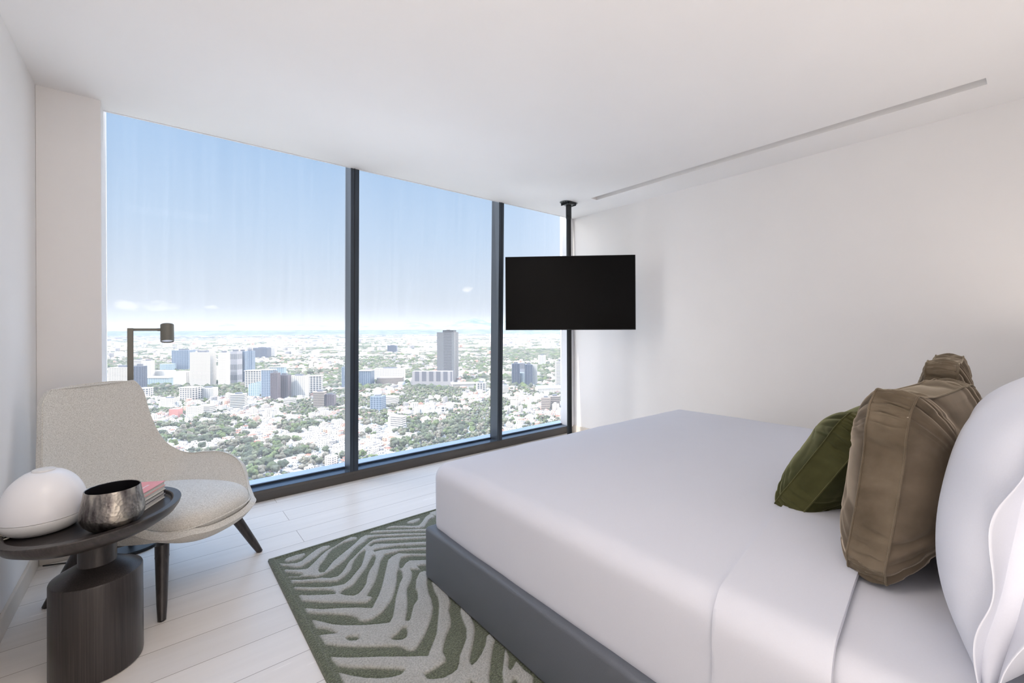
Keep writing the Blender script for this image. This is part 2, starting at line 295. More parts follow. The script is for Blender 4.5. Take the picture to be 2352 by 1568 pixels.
# ================================================================== TELEVISION ON ITS POLE
Pp = Vector((3.215, 3.01, 0))
tp = tag(root('television_pole', Pp), 'black floor to ceiling pole with ceiling bracket carrying the television', 'pole')
bm = bmesh.new(); tube(bm, [(0, 0, 0), (0, 0, 2.36)], .0245, 28); put('pole', bm, MT['black_metal'], tp, smooth=True, auto=40)
bm = bmesh.new(); tube(bm, [(0, 0, 2.31), (0, 0, 2.455)], .028, 28); c1 = put('collar', bm, MT['black_metal'], tp, smooth=True, auto=40)
bm = bmesh.new(); tube(bm, [(-.03, -.01, 2.335), (-.042, -.014, 2.335)], .006, 8); put('thumb_screw', bm, MT['black_metal'], tp)
bm = bmesh.new(); box(bm, (-.05, -.055, 2.452), (.05, .055, 2.458), .001)
tube(bm, [(0, 0, 2.445), (0, 0, 2.452)], .045, 24)
put('mounting_plate', bm, MT['grey_metal'], tp)
bm = bmesh.new(); box(bm, (-.058, -.05, 2.44), (-.05, .05, H-.001), .001); box(bm, (.05, -.05, 2.44), (.058, .05, H-.001), .001); box(bm, (-.05, -.056, 2.446), (.05, -.05, 2.469), .001); put('bracket', bm, MT['black_metal'], tp)
for sgn in (-1, 1):
    bm = bmesh.new(); vs0 = []
    pts = [(sgn*.055, -.055)] + [(sgn*(.055+.045*math.sin(a_)), -.055*math.cos(a_)) for a_ in np.linspace(.3, PI-.3, 9)] + [(sgn*.055, .055)]
    if sgn < 0: pts = pts[::-1]
    f_ = bm.faces.new([bm.verts.new((x, y, H-.006)) for x, y in pts]); r_ = bmesh.ops.extrude_face_region(bm, geom=[f_])
    for v in r_['geom']:
        if isinstance(v, bmesh.types.BMVert): v.co.z += .005
    fl = put('ceiling_flange', bm, MT['grey_metal'], tp)
    for yy in (-.03, 0, .03):
        b2 = bmesh.new(); tube(b2, [(sgn*.077, yy, H-.010), (sgn*.077, yy, H-.0055)], .0055, 10); put('bolt', b2, MT['black_metal'], fl)
fo = bmesh.new(); tube(fo, [(0, 0, .002), (0, 0, .012)], .07, 32); put('floor_plate', fo, MT['black_metal'], tp, smooth=True, auto=40)
A_ = Vector((2.615, 3.285, 0)); B_ = Vector((3.503, 2.423, 0)); c_tv = (A_+B_)/2; dv = (B_-A_)
tv = tag(root('television', (c_tv.x, c_tv.y, 1.545), math.atan2(dv.y, dv.x)), 'black flat screen television, switched off, mounted on the pole in the corner', 'television')
W2 = dv.length/2
put('television_casing', mbox((-W2, .004, -.355), (W2, .03, .355), .003), MT['black_metal'], tv)
put('screen', mbox((-W2+.005, 0, -.347), (W2-.005, .0045, .35), .001), MT['screen'], tv)
put('rear_housing', mbox((-.38, .03, -.26), (.38, .07, .12), .015), MT['black_metal'], tv)
inv = Matrix.Rotation(-tv.rotation_euler[2], 4, 'Z'); q_ = inv @ (Pp-Vector((c_tv.x, c_tv.y, 0)))
put('mounting_arm', mbox((q_.x-.05, .07, -.05), (q_.x+.05, q_.y-.026, .05), .005), MT['black_metal'], tv)

# ================================================================== BED
bed = tag(root('bed', (2.1, .85, 0)), 'large bed with white bedding and slate leather frame on the patterned rug', 'bed')
def at_bed(o): o.location = -Vector(bed.location); return o
Z0 = .014
bm = bmesh.new(); T = .075
# three upholstered rails, mitred look with soft top edges
def rail(name, lo, hi):
    o = put(name, mbox(lo, hi, .016, 4), MT['leather'], bed, smooth=True, auto=50); return at_bed(o)
rail('side_rail', (.993, -.14, Z0), (.993+T, 1.877, .256)); rail('foot_rail', (.9935, 1.877-T, Z0), (3.31, 1.8765, .2555)); rail('side_rail', (3.31-T, -.14, Z0), (3.3105, 1.877, .256))
at_bed(put('bed_base', mbox((1.07, -.14, Z0), (3.235, 1.80, .20)), MT['darkcover'], bed))
hb = rail('headboard', (.96, -.235, Z0), (3.34, -.145, 1.12))
def soft_box(x0, x1, y0, y1, z0, z1, r, nx, ny, nz, dome=.045, rb=.055):
    """rounded, slightly domed block as a closed quad mesh"""
    bm = bmesh.new(); idx = {}
    def mp_(u, v, w):
        hx, hy, hz = (x1-x0)/2, (y1-y0)/2, (z1-z0)/2
        p = Vector((u*hx, v*hy, w*hz)); rr = r if w > -.2 else rb+(r-rb)*max(0, (w+1)/.8)
        q = Vector((max(-hx+rr, min(hx-rr, p.x)), max(-hy+rr, min(hy-rr, p.y)), max(-hz+rr, min(hz-rr, p.z))))
        d = p-q
        if d.length > 1e-9: p = q+d.normalized()*rr
        p += Vector(((x0+x1)/2, (y0+y1)/2, (z0+z1)/2))
        if w > .5: p.z += dome*(1-abs(u)**3)*(1-abs(v)**3.5)
        nn = noise.noise(Vector((p.x*3, p.y*3, p.z*2+5)))*.004+noise.noise(Vector((p.x*9, p.y*9, p.z*5)))*.0015
        p += Vector((u*abs(u)**6, v*abs(v)**6, max(0, w)))*nn
        return p
    def warp(n): # sample denser near the ends
        return [math.sin((i/n-.5)*PI)*.35+(2*i/n-1)*.65 for i in range(n+1)]
    U, V_, W = warp(nx), warp(ny), warp(nz)
    def vert(i, j, k_):
        key = (i, j, k_)
        if key not in idx: idx[key] = bm.verts.new(mp_(U[i], V_[j], W[k_]))
        return idx[key]
    for i in range(nx):
        for j in range(ny):
            for k_ in (0, nz): bm.faces.new([vert(i, j, k_), vert(i+1, j, k_), vert(i+1, j+1, k_), vert(i, j+1, k_)])
    for i in range(nx):
        for k_ in range(nz):
            for j in (0, ny): bm.faces.new([vert(i, j, k_), vert(i+1, j, k_), vert(i+1, j, k_+1), vert(i, j, k_+1)])
    for j in range(ny):
        for k_ in range(nz):
            for i in (0, nx): bm.faces.new([vert(i, j, k_), vert(i, j+1, k_), vert(i, j+1, k_+1), vert(i, j, k_+1)])
    return bm
MX0, MX1, MY0, MY1, MZ0, MZ1 = 1.035, 3.255, -.13, 1.862, .222, .545
at_bed(put('mattress', soft_box(MX0+.004, MX1-.004, MY0, MY1-.006, MZ0, MZ1-.004, .05, 60, 60, 14), MT['sheet'], bed, smooth=True))
def cover(off, ya, yb, zcut, name, parent, thick):
    bm = soft_box(MX0-off, MX1+off, MY0, MY1+off, MZ0, MZ1+off, .052+off, 90, 220, 24)
    kill = [f for f in bm.faces if f.calc_center_median().z < zcut or f.calc_center_median().y < ya-.2 or f.calc_center_median().y > yb+.2]
    bmesh.ops.delete(bm, geom=kill, context='FACES')
    for yy, keep_hi in ((ya, True), (yb, False)):
        if yy > 3: continue
        slope = .09
        n_ = Vector((-slope, 1, 0)).normalized(); co = Vector((MX0, yy, 0))
        if not keep_hi: n_ = -n_
        bmesh.ops.bisect_plane(bm, geom=bm.verts[:]+bm.edges[:]+bm.faces[:], plane_co=co, plane_no=n_, clear_inner=True)
    o = put(name, bm, MT['sheet'], parent, smooth=True)
    mod(o, 'SOLIDIFY', thickness=thick, offset=1); md = mod(o, 'BEVEL', width=thick*.35, segments=2, limit_method='ANGLE'); md.angle_limit = math.radians(60)
    return o
dv_ = cover(.004, .262, 9, .235, 'top_sheet', None, .007)
tag(dv_, 'white cotton top sheet drawn smooth over the bed and turned down near the cushions', 'sheet')
fd = cover(.012, .262, .497, .235, 'turned_down_band', dv_, .008)

# ---- cushions
def cushion(name, label, cat, W, Hh, T, gus, mats, loc, lean, yaw, seed, group=None, roll=0, dent=.0):
    """box cushion: local x width, z height, y thickness, standing on its lower edge"""
    r = root(name, loc); r.rotation_euler = (lean, roll, yaw)
    tag(r, label, cat, group)
    n = 64
    def outline(t):      # superellipse outline with slightly pinched sides
        c, s = math.cos(t), math.sin(t); e = .38
        x = math.copysign(abs(c)**e, c); z = math.copysign(abs(s)**e, s)
        pin = 1-.105*(math.cos(4*t)*.5+.5)
        wob = 1+.012*math.sin(9*t+seed)+.008*math.sin(17*t+seed*2)
        return x*pin*wob*W/2, z*pin*wob*Hh/2
    m_ang = 176; nr = 30; sides = {}
    def ruck(t, f):     # folds running in from the seam
        a1 = math.sin(t*19+seed+math.sin(t*5)*2); a2 = math.sin(t*37+seed*3+math.sin(t*7)*2)
        return (max(0, a1)**1.5*.013+max(0, a2)**2*.006)*math.exp(-((f-1)/.24)**2)
    for sg in (1, -1):
        V = [(0, sg*T/2*1.0, Hh/2)]; Fc = []
        for k_ in range(1, nr+1):
            f = math.sin(k_/nr*PI/2)
            for q in range(m_ang):
                t = 2*PI*q/m_ang; ox, oz = outline(t)
                prof = (1-f**2.1)**.72
                y = gus/2+(T-gus)/2*prof - ruck(t+sg, f)*(1 if f < .995 else .0)
                x, zz = ox*f, oz*f
                y += noise.noise(Vector((x*5+seed, zz*5, sg*3)))*.014*prof
                rg = noise.noise(Vector((x*7+seed*2, zz*16+sg, seed))); y -= max(0, 1-abs(rg)*7)*.0055*(.35+prof*.65)*min(1, (1-f)*9)
                if dent: y -= dent*math.exp(-((x/.1)**2+((zz-Hh*.3)/.1)**2))
                V.append((x, sg*y, zz+Hh/2))
        for q in range(m_ang): Fc.append((0, 1+q, 1+(q+1) % m_ang))
        for k_ in range(nr-1):
            for q in range(m_ang):
                a = 1+k_*m_ang+q; b = 1+k_*m_ang+(q+1) % m_ang
                Fc.append((a, b, b+m_ang, a+m_ang))
        o = put('cushion_face', (V, Fc), mats[0], r, smooth=True)
        bm = bmesh.new(); bm.from_mesh(o.data); bmesh.ops.recalc_face_normals(bm, faces=bm.faces)
        if (bm.faces[0].normal.y > 0) != (sg > 0): bmesh.ops.reverse_faces(bm, faces=bm.faces)
        bm.to_mesh(o.data); bm.free(); o.data.polygons.foreach_set('use_smooth', [True]*len(o.data.polygons))
    # gusset band with rucks across it
    P = []
    for q in range(m_ang*2+1):
        t = 2*PI*q/(m_ang*2); ox, oz = outline(t); row = []
        for j in range(11):
            w = j/10*2-1; bul = 1+.030*(1-w*w); rk = (math.sin(t*23+seed)**4*.022+math.sin(t*41+seed)**6*.012)*(1-w*w)
            bul -= rk+max(0, 1-abs(noise.noise(Vector((t*5+seed, w*.6, seed))))*6)*.012*(1-w*w*.6)
            row.append((ox*bul, w*(gus/2+.002), oz*bul+Hh/2+.003*math.sin(3*w+t*31)*(1-w*w)))
        P.append(row)
    put('gusset', grid_mesh(P), mats[1], r, smooth=True)
    bm = bmesh.new()
    for sg in (1, -1):
        pts = []
        for q in range(m_ang+1):
            t = 2*PI*q/m_ang; ox, oz = outline(t); pts.append((ox*1.004, sg*(gus/2+.001), oz*1.004+Hh/2))
        tube(bm, pts, .0022, 6, cap=False)
    put('seam_piping', bm, mats[1], r, smooth=True)
    return r
BR = (MT['brown'], MT['brown2']); GR = (MT['green'], MT['green2'])
cushion('velvet_cushion', 'brown velvet box cushion nearest the camera, standing in front of the white pillow', 'cushion', .57, .50, .235, .075, BR, (1.60, .248, .563), math.radians(7), math.radians(-7), 1.3, 'brown velvet cushions')
cushion('velvet_cushion', 'brown velvet box cushion half hidden behind the nearer brown one, topmost at the back', 'cushion', .50, .53, .16, .07, BR, (2.09, .213, .58), math.radians(1), math.radians(3), 4.1, 'brown velvet cushions')
cushion('velvet_cushion', 'olive green velvet cushion leaning low in front of the brown cushions', 'cushion', .56, .43, .225, .075, GR, (1.885, .55, .558), math.radians(31), math.radians(-2), 2.2)

# ---- pillows
def pillow(name, label, W, Hh, T, loc, rot, seed, flange=True, group=None):
    r = root(name, loc); r.rotation_euler = rot; tag(r, label, 'pillow', group)
    P = []; n = 56
    V = []; Fc = []
    def pt(u, v, sg):
        x = u*W/2; z_ = v*Hh/2
        x *= 1-.05*(1-abs(v)**2)*abs(u); z_ *= 1-.05*(1-u*u)*abs(v)
        prof = max(0, (1-abs(u)**3))**.55*max(0, (1-abs(v)**3))**.55
        y = T/2*prof+noise.noise(Vector((u*2+seed, v*2, sg)))*.01*prof
        y -= .004*max(0, math.sin(v*14+seed))*abs(u)**6*min(1, prof*3)
        return (x, sg*y, z_+Hh/2)
    for sg in (1, -1):
        base = len(V)
        for i in range(n+1):
            u = math.sin((i/n-.5)*PI)
            for j in range(n+1): V.append(pt(u, math.sin((j/n-.5)*PI), sg))
        for i in range(n):
            for j in range(n):
                q = (base+i*(n+1)+j, base+(i+1)*(n+1)+j, base+(i+1)*(n+1)+j+1, base+i*(n+1)+j+1); Fc.append(q if sg > 0 else q[::-1])
    body = put('pillow_body', (V, Fc), MT['sheet'], r, smooth=True)
    bm = bmesh.new(); bm.from_mesh(body.data); bmesh.ops.remove_doubles(bm, verts=bm.verts, dist=.0005); bmesh.ops.recalc_face_normals(bm, faces=bm.faces); bm.to_mesh(body.data); bm.free()
    body.data.polygons.foreach_set('use_smooth', [True]*len(body.data.polygons))
    if flange:      # open end of the pillowcase, two loose wavy layers at local -x
        for sg in (1, -1):
            P = []
            for i in range(70):
                v = i/69*2-1; row = []
                ln = .045+.008*math.sin(v*4+seed+sg*2)+.003*math.sin(v*11+seed)
                for j in range(9):
                    w = j/8; x = -W/2*.93-ln*w
                    y = sg*(.010+.022*w*(1-v*v)*(1+.2*math.sin(v*7+sg)))+.006*w*math.sin(v*7+seed)
                    row.append((x, y, v*Hh/2*(.97)+Hh/2+.004*w*math.sin(v*9+seed)))
                P.append(row)
            o = put('pillowcase_opening', grid_mesh(P), MT['sheet'], r, smooth=True); mod(o, 'SOLIDIFY', thickness=.0018)
    return r
pillow('bed_pillow', 'plump white pillow with open ended case, nearest the camera, cropped by the right frame edge', .74, .54, .25, (1.50, .062, .557), (math.radians(9), 0, math.radians(0)), .6)
pillow('bed_pillow', 'white pillow at the back of the bed, showing beside the rear brown cushion', .70, .50, .18, (2.62, .06, .585), (math.radians(16), 0, math.radians(2)), 2.6, flange=True)

# ================================================================== RUG
def in_poly(px, py, poly):
    x, y = poly[:, 0], poly[:, 1]; x2, y2 = np.roll(x, -1), np.roll(y, -1)
    ins = np.zeros(px.shape, bool)
    for i in range(len(x)):
        if y[i] == y2[i]: continue
        cnd = ((y[i] > py) != (y2[i] > py)) & (px < (x2[i]-x[i])*(py-y[i])/(y2[i]-y[i])+x[i]); ins ^= cnd
    return ins
def d_poly(px, py, poly):
    dd = np.full(px.shape, 1e9); q = np.roll(poly, -1, 0)
    for (ax, ay), (bx, by) in zip(poly, q):
        vx, vy = bx-ax, by-ay; L = vx*vx+vy*vy+1e-9; t_ = np.clip(((px-ax)*vx+(py-ay)*vy)/L, 0, 1)
        dd = np.minimum(dd, np.hypot(px-ax-t_*vx, py-ay-t_*vy))
    return dd
RX0, RX1, RY0, RY1 = .443, 3.35, .12, 2.545
xs = np.concatenate([np.arange(RX0, 1.42, .004), np.arange(1.42, RX1+.001, .03)]); ys = np.concatenate([np.arange(RY0, 1.0, .02), np.arange(1.0, RY1+.0001, .004)])
GX, GY = np.meshgrid(xs, ys, indexing='ij')
wig = .004*np.sin(GX*37+GY*23)+.003*np.sin(GY*61-GX*43)
sd = np.full(GX.shape, -.2)
for poly in RUG_LIGHT:
    p_ = np.array(poly)/1000; lo = p_.min(0)-.05; hi = p_.max(0)+.05
    sel = (GX > lo[0]) & (GX < hi[0]) & (GY > lo[1]) & (GY < hi[1]); a, b = GX[sel], GY[sel]
    dd = d_poly(a, b, p_); ins = in_poly(a, b, p_); sd[sel] = np.maximum(sd[sel], np.where(ins, dd, -dd))
for poly in RUG_HOLES:
    p_ = np.array(poly)/1000; lo = p_.min(0)-.05; hi = p_.max(0)+.05
    sel = (GX > lo[0]) & (GX < hi[0]) & (GY > lo[1]) & (GY < hi[1]); a, b = GX[sel], GY[sel]
    dd = d_poly(a, b, p_); ins = in_poly(a, b, p_); sd[sel] = np.minimum(sd[sel], np.where(ins, -dd, dd))
# where the bed covers the rug the stripes simply carry on
und = (GX > 1.36) | (GY < np.maximum(1.06, 1.45-.865*(GX-.484)))
sd = np.where(und, .02*np.sin((GX+GY*.6+wig)*42), sd)
mask = np.clip((sd+.0025)/.005, 0, 1)
edge = np.minimum.reduce([GX-RX0, RX1-GX, GY-RY0, RY1-GY]); mask = np.where(edge < .04, 0, mask)
groove = np.exp(-(sd/.0045)**2)*.0035
rnd = np.random.rand(*GX.shape)*.0016
zz = .011+.006*mask-groove*(edge > .04)+rnd
zz = np.where(edge < .028, .011+.006*np.sqrt(np.clip(edge/.028, 0, 1)), zz); zz += np.where(edge < .05, .003*np.sin(np.pi*np.clip(edge/.05, 0, 1)), 0)
zz = np.where(edge < 1e-6, .0015, zz)
nxg, nyg = GX.shape; Vv = np.stack([GX, GY, zz], -1).reshape(-1, 3)
ii, jj = np.meshgrid(np.arange(nxg-1), np.arange(nyg-1), indexing='ij'); a = (ii*nyg+jj).ravel()
Fq = np.stack([a, a+nyg, a+nyg+1, a+1], 1)
def np_mesh(name, V, Fq):
    me = D.meshes.new(name); k4 = Fq.shape[1]; me.vertices.add(len(V)); me.vertices.foreach_set('co', V.astype(np.float32).ravel())
    me.loops.add(Fq.size); me.loops.foreach_set('vertex_index', Fq.astype(np.int32).ravel())
    me.polygons.add(len(Fq)); me.polygons.foreach_set('loop_start', np.arange(0, Fq.size, k4, dtype=np.int32)); me.update(calc_edges=True); return me
me = np_mesh('rug', Vv, Fq); at_ = me.attributes.new('pile', 'FLOAT', 'POINT'); at_.data.foreach_set('value', mask.reshape(-1).astype(np.float32))
me.materials.append(MT['rug']); me.polygons.foreach_set('use_smooth', [True]*len(me.polygons))
rug = D.objects.new('area_rug', me); COL.objects.link(rug); tag(rug, 'olive green wool rug with raised grey zebra stripes, lying under the bed', 'rug')
bk = put('rug_backing', mbox((RX0+.004, RY0+.004, .0005), (RX1-.004, RY1-.004, .006)), MT['darkcover'], rug)

# ================================================================== SIDE TABLE AND WHAT STANDS ON IT
ct = Vector((-.166, 2.157, 0))
tb = tag(root('side_table', ct), 'dark oak pedestal side table with oval tray top beside the armchair', 'table')
put('base', lathe([(0, .001), (.120, .001), (.1245, .005), (.126, .015), (.1252, .328), (.1235, .333), (.119, .336), (.058, .370), (0, .370)], 96), MT['wood_v'], tb, smooth=True, auto=35)
put('neck', lathe([(0, .364), (.053, .364), (.053, .372), (.0525, .374), (.0525, .48), (0, .48)], 64), MT['grey_metal'] if False else MT['leg_wood'], tb, smooth=True, auto=35)
th = math.radians(52.5); sxx, syy = .268, .226
o = put('tray_top', lathe([(0, .474), (.55, .475), (.80, .488), (.93, .508), (.985, .528), (1, .541), (.995, .5445), (.90, .5445), (.885, .542), (.878, .531), (.86, .527), (.80, .526), (0, .526)], 128, sxx, syy), MT['wood_h'], tb, smooth=True, auto=28); o.rotation_euler[2] = th
ZT = .5265
eg = tag(root('table_lamp', (-.298, 2.157, ZT)), 'egg shaped white glass lamp on the side table, unlit', 'lamp')
pr = [(0, .205), (.030, .205), (.033, .203), (.034, .199)]
put('lamp_cap', lathe([(0, .2045), (.026, .2045), (.0285, .203), (.0290, .199), (0, .198)], 64), MT['eggbase'], eg, smooth=True, auto=40)
pf = [(.034*1.0, .1985)]
for i in range(1, 26):
    z_ = .1985-(.1985-.052)*i/25; s = (z_-.062)/.1445; rr = .1085*math.sqrt(max(0, 1-max(0, s)**2.15)); pf.append((max(rr, .026), z_))
put('glass_shade', lathe([(0, .1985)]+pf+[(0, .052)], 96), MT['egg'], eg, smooth=True, auto=50)
put('lamp_base', lathe([(0, .0505), (.1072, .0505), (.108, .048), (.1045, .032), (.095, .016), (.078, .004), (.07, .001), (0, .001)], 96), MT['eggbase'], eg, smooth=True, auto=50)
bw = tag(root('bowl', (-.117, 2.030, ZT)), 'hammered dark metal bowl tapering to its rim, on the side table', 'bowl')
po = [(0, .002), (.050, .002), (.064, .008), (.078, .024), (.0855, .042), (.0862, .052), (.0835, .075), (.078, .105), (.0735, .1345), (.0725, .1355)]
put('bowl_body', lathe(po+[(.0705, .1345)], 96), MT['bowl'], bw, smooth=True, auto=60)
put('lining', lathe([(.0705, .1345), (.0755, .104), (.081, .075), (.083, .052), (.076, .026), (.06, .012), (0, .01)], 96), MT['bowl_in'], bw, smooth=True)
e1 = Vector((-.465, -.885, 0)).normalized(); e2 = Vector((-.885, .465, 0)).normalized()
kz = ZT; corner = Vector((.028, 2.252, 0))
BK = [('cream soft cover book at the bottom of the stack on the side table', 'creamcover', .150, .112, .017, .004), ('thin dark covered book, second from the bottom of the stack', 'darkcover', .152, .115, .016, .006), ('pale covered book just below the pink one in the stack', 'creamcover', .156, .117, .016, .0), ('pink red covered book on top of the stack behind the bowl', 'pink', .154, .116, .018, .003)]
for lab, mk, L1, L2, hh, sh in BK:
    c0 = corner+e1*(sh+L1/2)+e2*(L2/2)
    b_ = tag(root('book', (c0.x, c0.y, kz), math.atan2(e1.y, e1.x)+PI), lab, 'book', 'stacked books on the side table')
    put('pages', mbox((-L1/2+.003, -L2/2+.003, .0018), (L1/2-.003, L2/2-.001, hh-.0018)), MT['paper'], b_)
    bm = bmesh.new(); box(bm, (-L1/2, -L2/2, .0004), (L1/2, L2/2, .0018)); box(bm, (-L1/2, -L2/2, hh-.0018), (L1/2, L2/2, hh-.0003)); box(bm, (-L1/2, L2/2-.0012, .001), (L1/2, L2/2, hh-.001))
    cv_ = put('book_cover', bm, MT[mk], b_)
    if mk == 'pink':
        bm = bmesh.new()
        for k_, (xa, xb, yy) in enumerate(((-.05, .035, -.022), (-.05, .01, -.006))):
            x_ = xa
            while x_ < xb:
                w_ = random.choice((.005, .007, .009)); box(bm, (x_, yy-.004, hh-.0003), (x_+w_*.75, yy+.004, hh-.0001)); x_ += w_+.002
        put('cover_lettering', bm, MT['whiteink'], b_)
    kz += hh
cb = tag(root('lamp_cable', (-.392, 2.118, ZT)), 'bundle of twisted white lamp cable at the left edge of the side table', 'cable')
bm = bmesh.new()
for k_ in range(9):
    pts = []; ph = k_*.7
    for i in range(33):
        t_ = 2*PI*i/32; pts.append((.028*math.cos(t_)+.004*math.sin(ph*3), .017*math.sin(t_)*math.cos(ph*.4)+.006*math.sin(t_+ph), .016+.002*k_*.6+.007*math.sin(t_*2+ph)))
    tube(bm, pts, .0017, 6, cap=False)
put('cable_coil', bm, MT['cable'], cb, smooth=True)
put('cable_plug', mbox((-.03, .012, .002), (.004, .036, .022), .004), MT['grey_metal'], cb)

# ================================================================== FLOOR LAMP
fl = tag(root('floor_lamp', (-.111, 3.2, 0)), 'slim bronze grey reading lamp with cylinder head standing behind the armchair', 'lamp')
put('lamp_foot', lathe([(0, .001), (.130, .001), (.132, .003), (.132, .016), (.130, .018), (0, .019)], 80), MT['black_metal'], fl, smooth=True, auto=35).location = (.0, .01, 0)
put('pole', mbox((-.013, -.013, .018), (.013, .013, 1.215), .0015), MT['lampm'], fl)
put('arm', mbox((.010, -.007, 1.199), (.118, .007, 1.2135), .001), MT['lampm'], fl)
bm = bmesh.new(); tube(bm, [(.116, 0, 1.206), (.130, 0, 1.206)], .0085, 16); put('swivel_joint', bm, MT['lampm'], fl, smooth=True, auto=40)
o = put('lamp_head', lathe([(0, .051), (.029, .051), (.0315, .0485), (.0315, -.0515), (.029, -.0515), (.028, -.046)], 56), MT['lampm'], fl, smooth=True, auto=40); o.location = (.160, 0, 1.187); o.rotation_euler = (math.radians(-17), 0, 0)
o2 = put('lens', lathe([(0, -.047), (.012, -.0475), (.013, -.0485), (.0284, -.046)], 40), MT['lens'], o, smooth=True)
bm = bmesh.new(); tube(bm, [(.10, -.05, .004), (-.0, -.14, .004), (-.14, -.10, .004), (-.22, -.02, .004), (-.34, .03, .004)], .003, 8); put('power_cable', bm, MT['black_metal'], fl, smooth=True)

# ================================================================== ARMCHAIR
ang = math.radians(-50); ch = tag(root('armchair', (.022, 2.72, 0)), 'grey beige upholstered lounge chair with curved shell and dark wooden legs', 'armchair')
fv = Vector((math.cos(ang), math.sin(ang), 0)); lv = Vector((-math.sin(ang), math.cos(ang), 0))
CU0 = -.027
def L3(u, v, z): p = lv*(u+CU0)+fv*v; return (p.x, p.y, z)
# rim (half width, v, z) and centre line (v, z) from front lip to the top of the back
ROW = [(.15,.376,.346,.396,.330),(.19,.350,.348,.368,.300),(.225,.314,.353,.325,.285),(.268,.264,.378,.25,.285),(.295,.222,.425,.16,.277),(.318,.175,.474,.07,.275),(.332,.11,.507,-.03,.28),(.336,.02,.524,-.11,.295),(.332,-.07,.520,-.175,.325),(.322,-.15,.512,-.225,.37),(.305,-.215,.53,-.262,.43),(0.273,-.265,.582,-.292,.505),(0.253,-.300,.655,-.316,.59),(0.238,-.322,.735,-.337,.69),(0.228,-.337,.81,-.352,.785),(0.220,-.348,.868,-.362,.868),(0.198,-.355,.91,-.368,.915),(.180,-.36,.931,-.372,.943)]
def crv(vals, t):
    n = len(vals)-1; i = min(int(t*n), n-1); f = t*n-i
    p = [vals[max(0, min(n, i+k))] for k in (-1, 0, 1, 2)]
    return .5*((2*p[1])+(-p[0]+p[2])*f+(2*p[0]-5*p[1]+4*p[2]-p[3])*f*f+(-p[0]+3*p[1]-3*p[2]+p[3])*f**3)
cols = list(zip(*ROW)); NR, NC = 96, 56; P = []
for i in range(NR+1):
    t_ = i/NR; U_, vr, zr, vc, zc = [crv(cc, t_) for cc in cols]; row = []
    for j in range(NC+1):
        s = math.sin((j/NC-.5)*PI); a_ = abs(s)
        e = 2.6; k_ = a_**e                       # dish section
        ux = U_*math.copysign(1-(1-a_)**1.15 if False else a_, s)
        row.append(L3(ux, vc+(vr-vc)*k_, zc+(zr-zc)*k_))
    P.append(row)
sh = put('shell', grid_mesh(P), MT['linen'], ch, smooth=True)
bm = bmesh.new(); bm.from_mesh(sh.data); bmesh.ops.recalc_face_normals(bm, faces=bm.faces)
cz = [f for f in bm.faces if abs(f.calc_center_median().z-.3) < .03][0]
if cz.normal.z < 0: bmesh.ops.reverse_faces(bm, faces=bm.faces)
bm.to_mesh(sh.data); bm.free(); sh.data.polygons.foreach_set('use_smooth', [True]*len(sh.data.polygons))
mod(sh, 'SOLIDIFY', thickness=.028, offset=-1); md = mod(sh, 'BEVEL', width=.008, segments=3, limit_method='ANGLE'); md.angle_limit = math.radians(55)
# welt along the rim
pts = [P[i][0] for i in range(NR+1)]+[P[i][NC] for i in range(NR, -1, -1)]; pts = [Vector(p)+Vector((0, 0, .001)) for p in pts]
bm = bmesh.new(); tube(bm, [Vector(p)-fv*.006 for p in pts]+[Vector(pts[0])-fv*.006], .0035, 8, cap=False); put('rim_piping', bm, MT['linen'], ch, smooth=True)
# seat cushion follows the dish
V = []; Fc = []; n_ = 44; top = []; bot = []
def seat_pt(r_, t):
    c, s = math.cos(t), math.sin(t); e = .62
    u = .288*r_*math.copysign(abs(s)**e, s); v = .366*r_*math.copysign(abs(c)**e, c)
    v += .028
    u *= 1-.16*max(0, v/.35)**2 if v > 0 else 1-.10*abs(v/.3)
    return u, v
m2_ = 96
for k_ in range(0, 19):
    r_ = math.sin(k_/18*PI/2)
    for q in range(m2_):
        u, v = seat_pt(r_, 2*PI*q/m2_); zt_ = .346+.062*(1-r_**6)**.45+.012*(v/.3); top.append(L3(u, v, zt_+.014*(1-r_*r_)))
for q in range(m2_): Fc.append(tuple([q, (q+1) % m2_, m2_+(q+1) % m2_, m2_+q]))
Fc = []
for k_ in range(18):
    for q in range(m2_):
        a = k_*m2_+q; b = k_*m2_+(q+1) % m2_; Fc.append((a, b, b+m2_, a+m2_))
nb = len(top)
for k_, (r_, dz) in enumerate(((1.0, -.022), (.975, -.05), (.6, -.065), (.01, -.068))):
    for q in range(m2_):
        u, v = seat_pt(r_, 2*PI*q/m2_); top.append(L3(u, v, .352+dz+.012*(v/.3)))
for k_ in range(4):
    s0 = 18*m2_ if k_ == 0 else nb+(k_-1)*m2_
    for q in range(m2_):
        a = s0+q; b = s0+(q+1) % m2_; c = nb+k_*m2_; Fc.append((a, b, c+(q+1) % m2_, c+q))
bm = bmesh.new(); vv = [bm.verts.new(p) for p in top]
for f_ in Fc:
    try: bm.faces.new([vv[i] for i in f_])
    except ValueError: pass
bmesh.ops.remove_doubles(bm, verts=bm.verts, dist=.0008)
cs = put('seat_cushion', bm, MT['linen'], ch, smooth=True)
bm = bmesh.new(); tube(bm, [L3(*seat_pt(1.005, 2*PI*q/96), .335+.012*(seat_pt(1, 2*PI*q/96)[1]/.3)) for q in range(97)], .004, 8, cap=False); put('cushion_piping', bm, MT['linen'], ch, smooth=True)
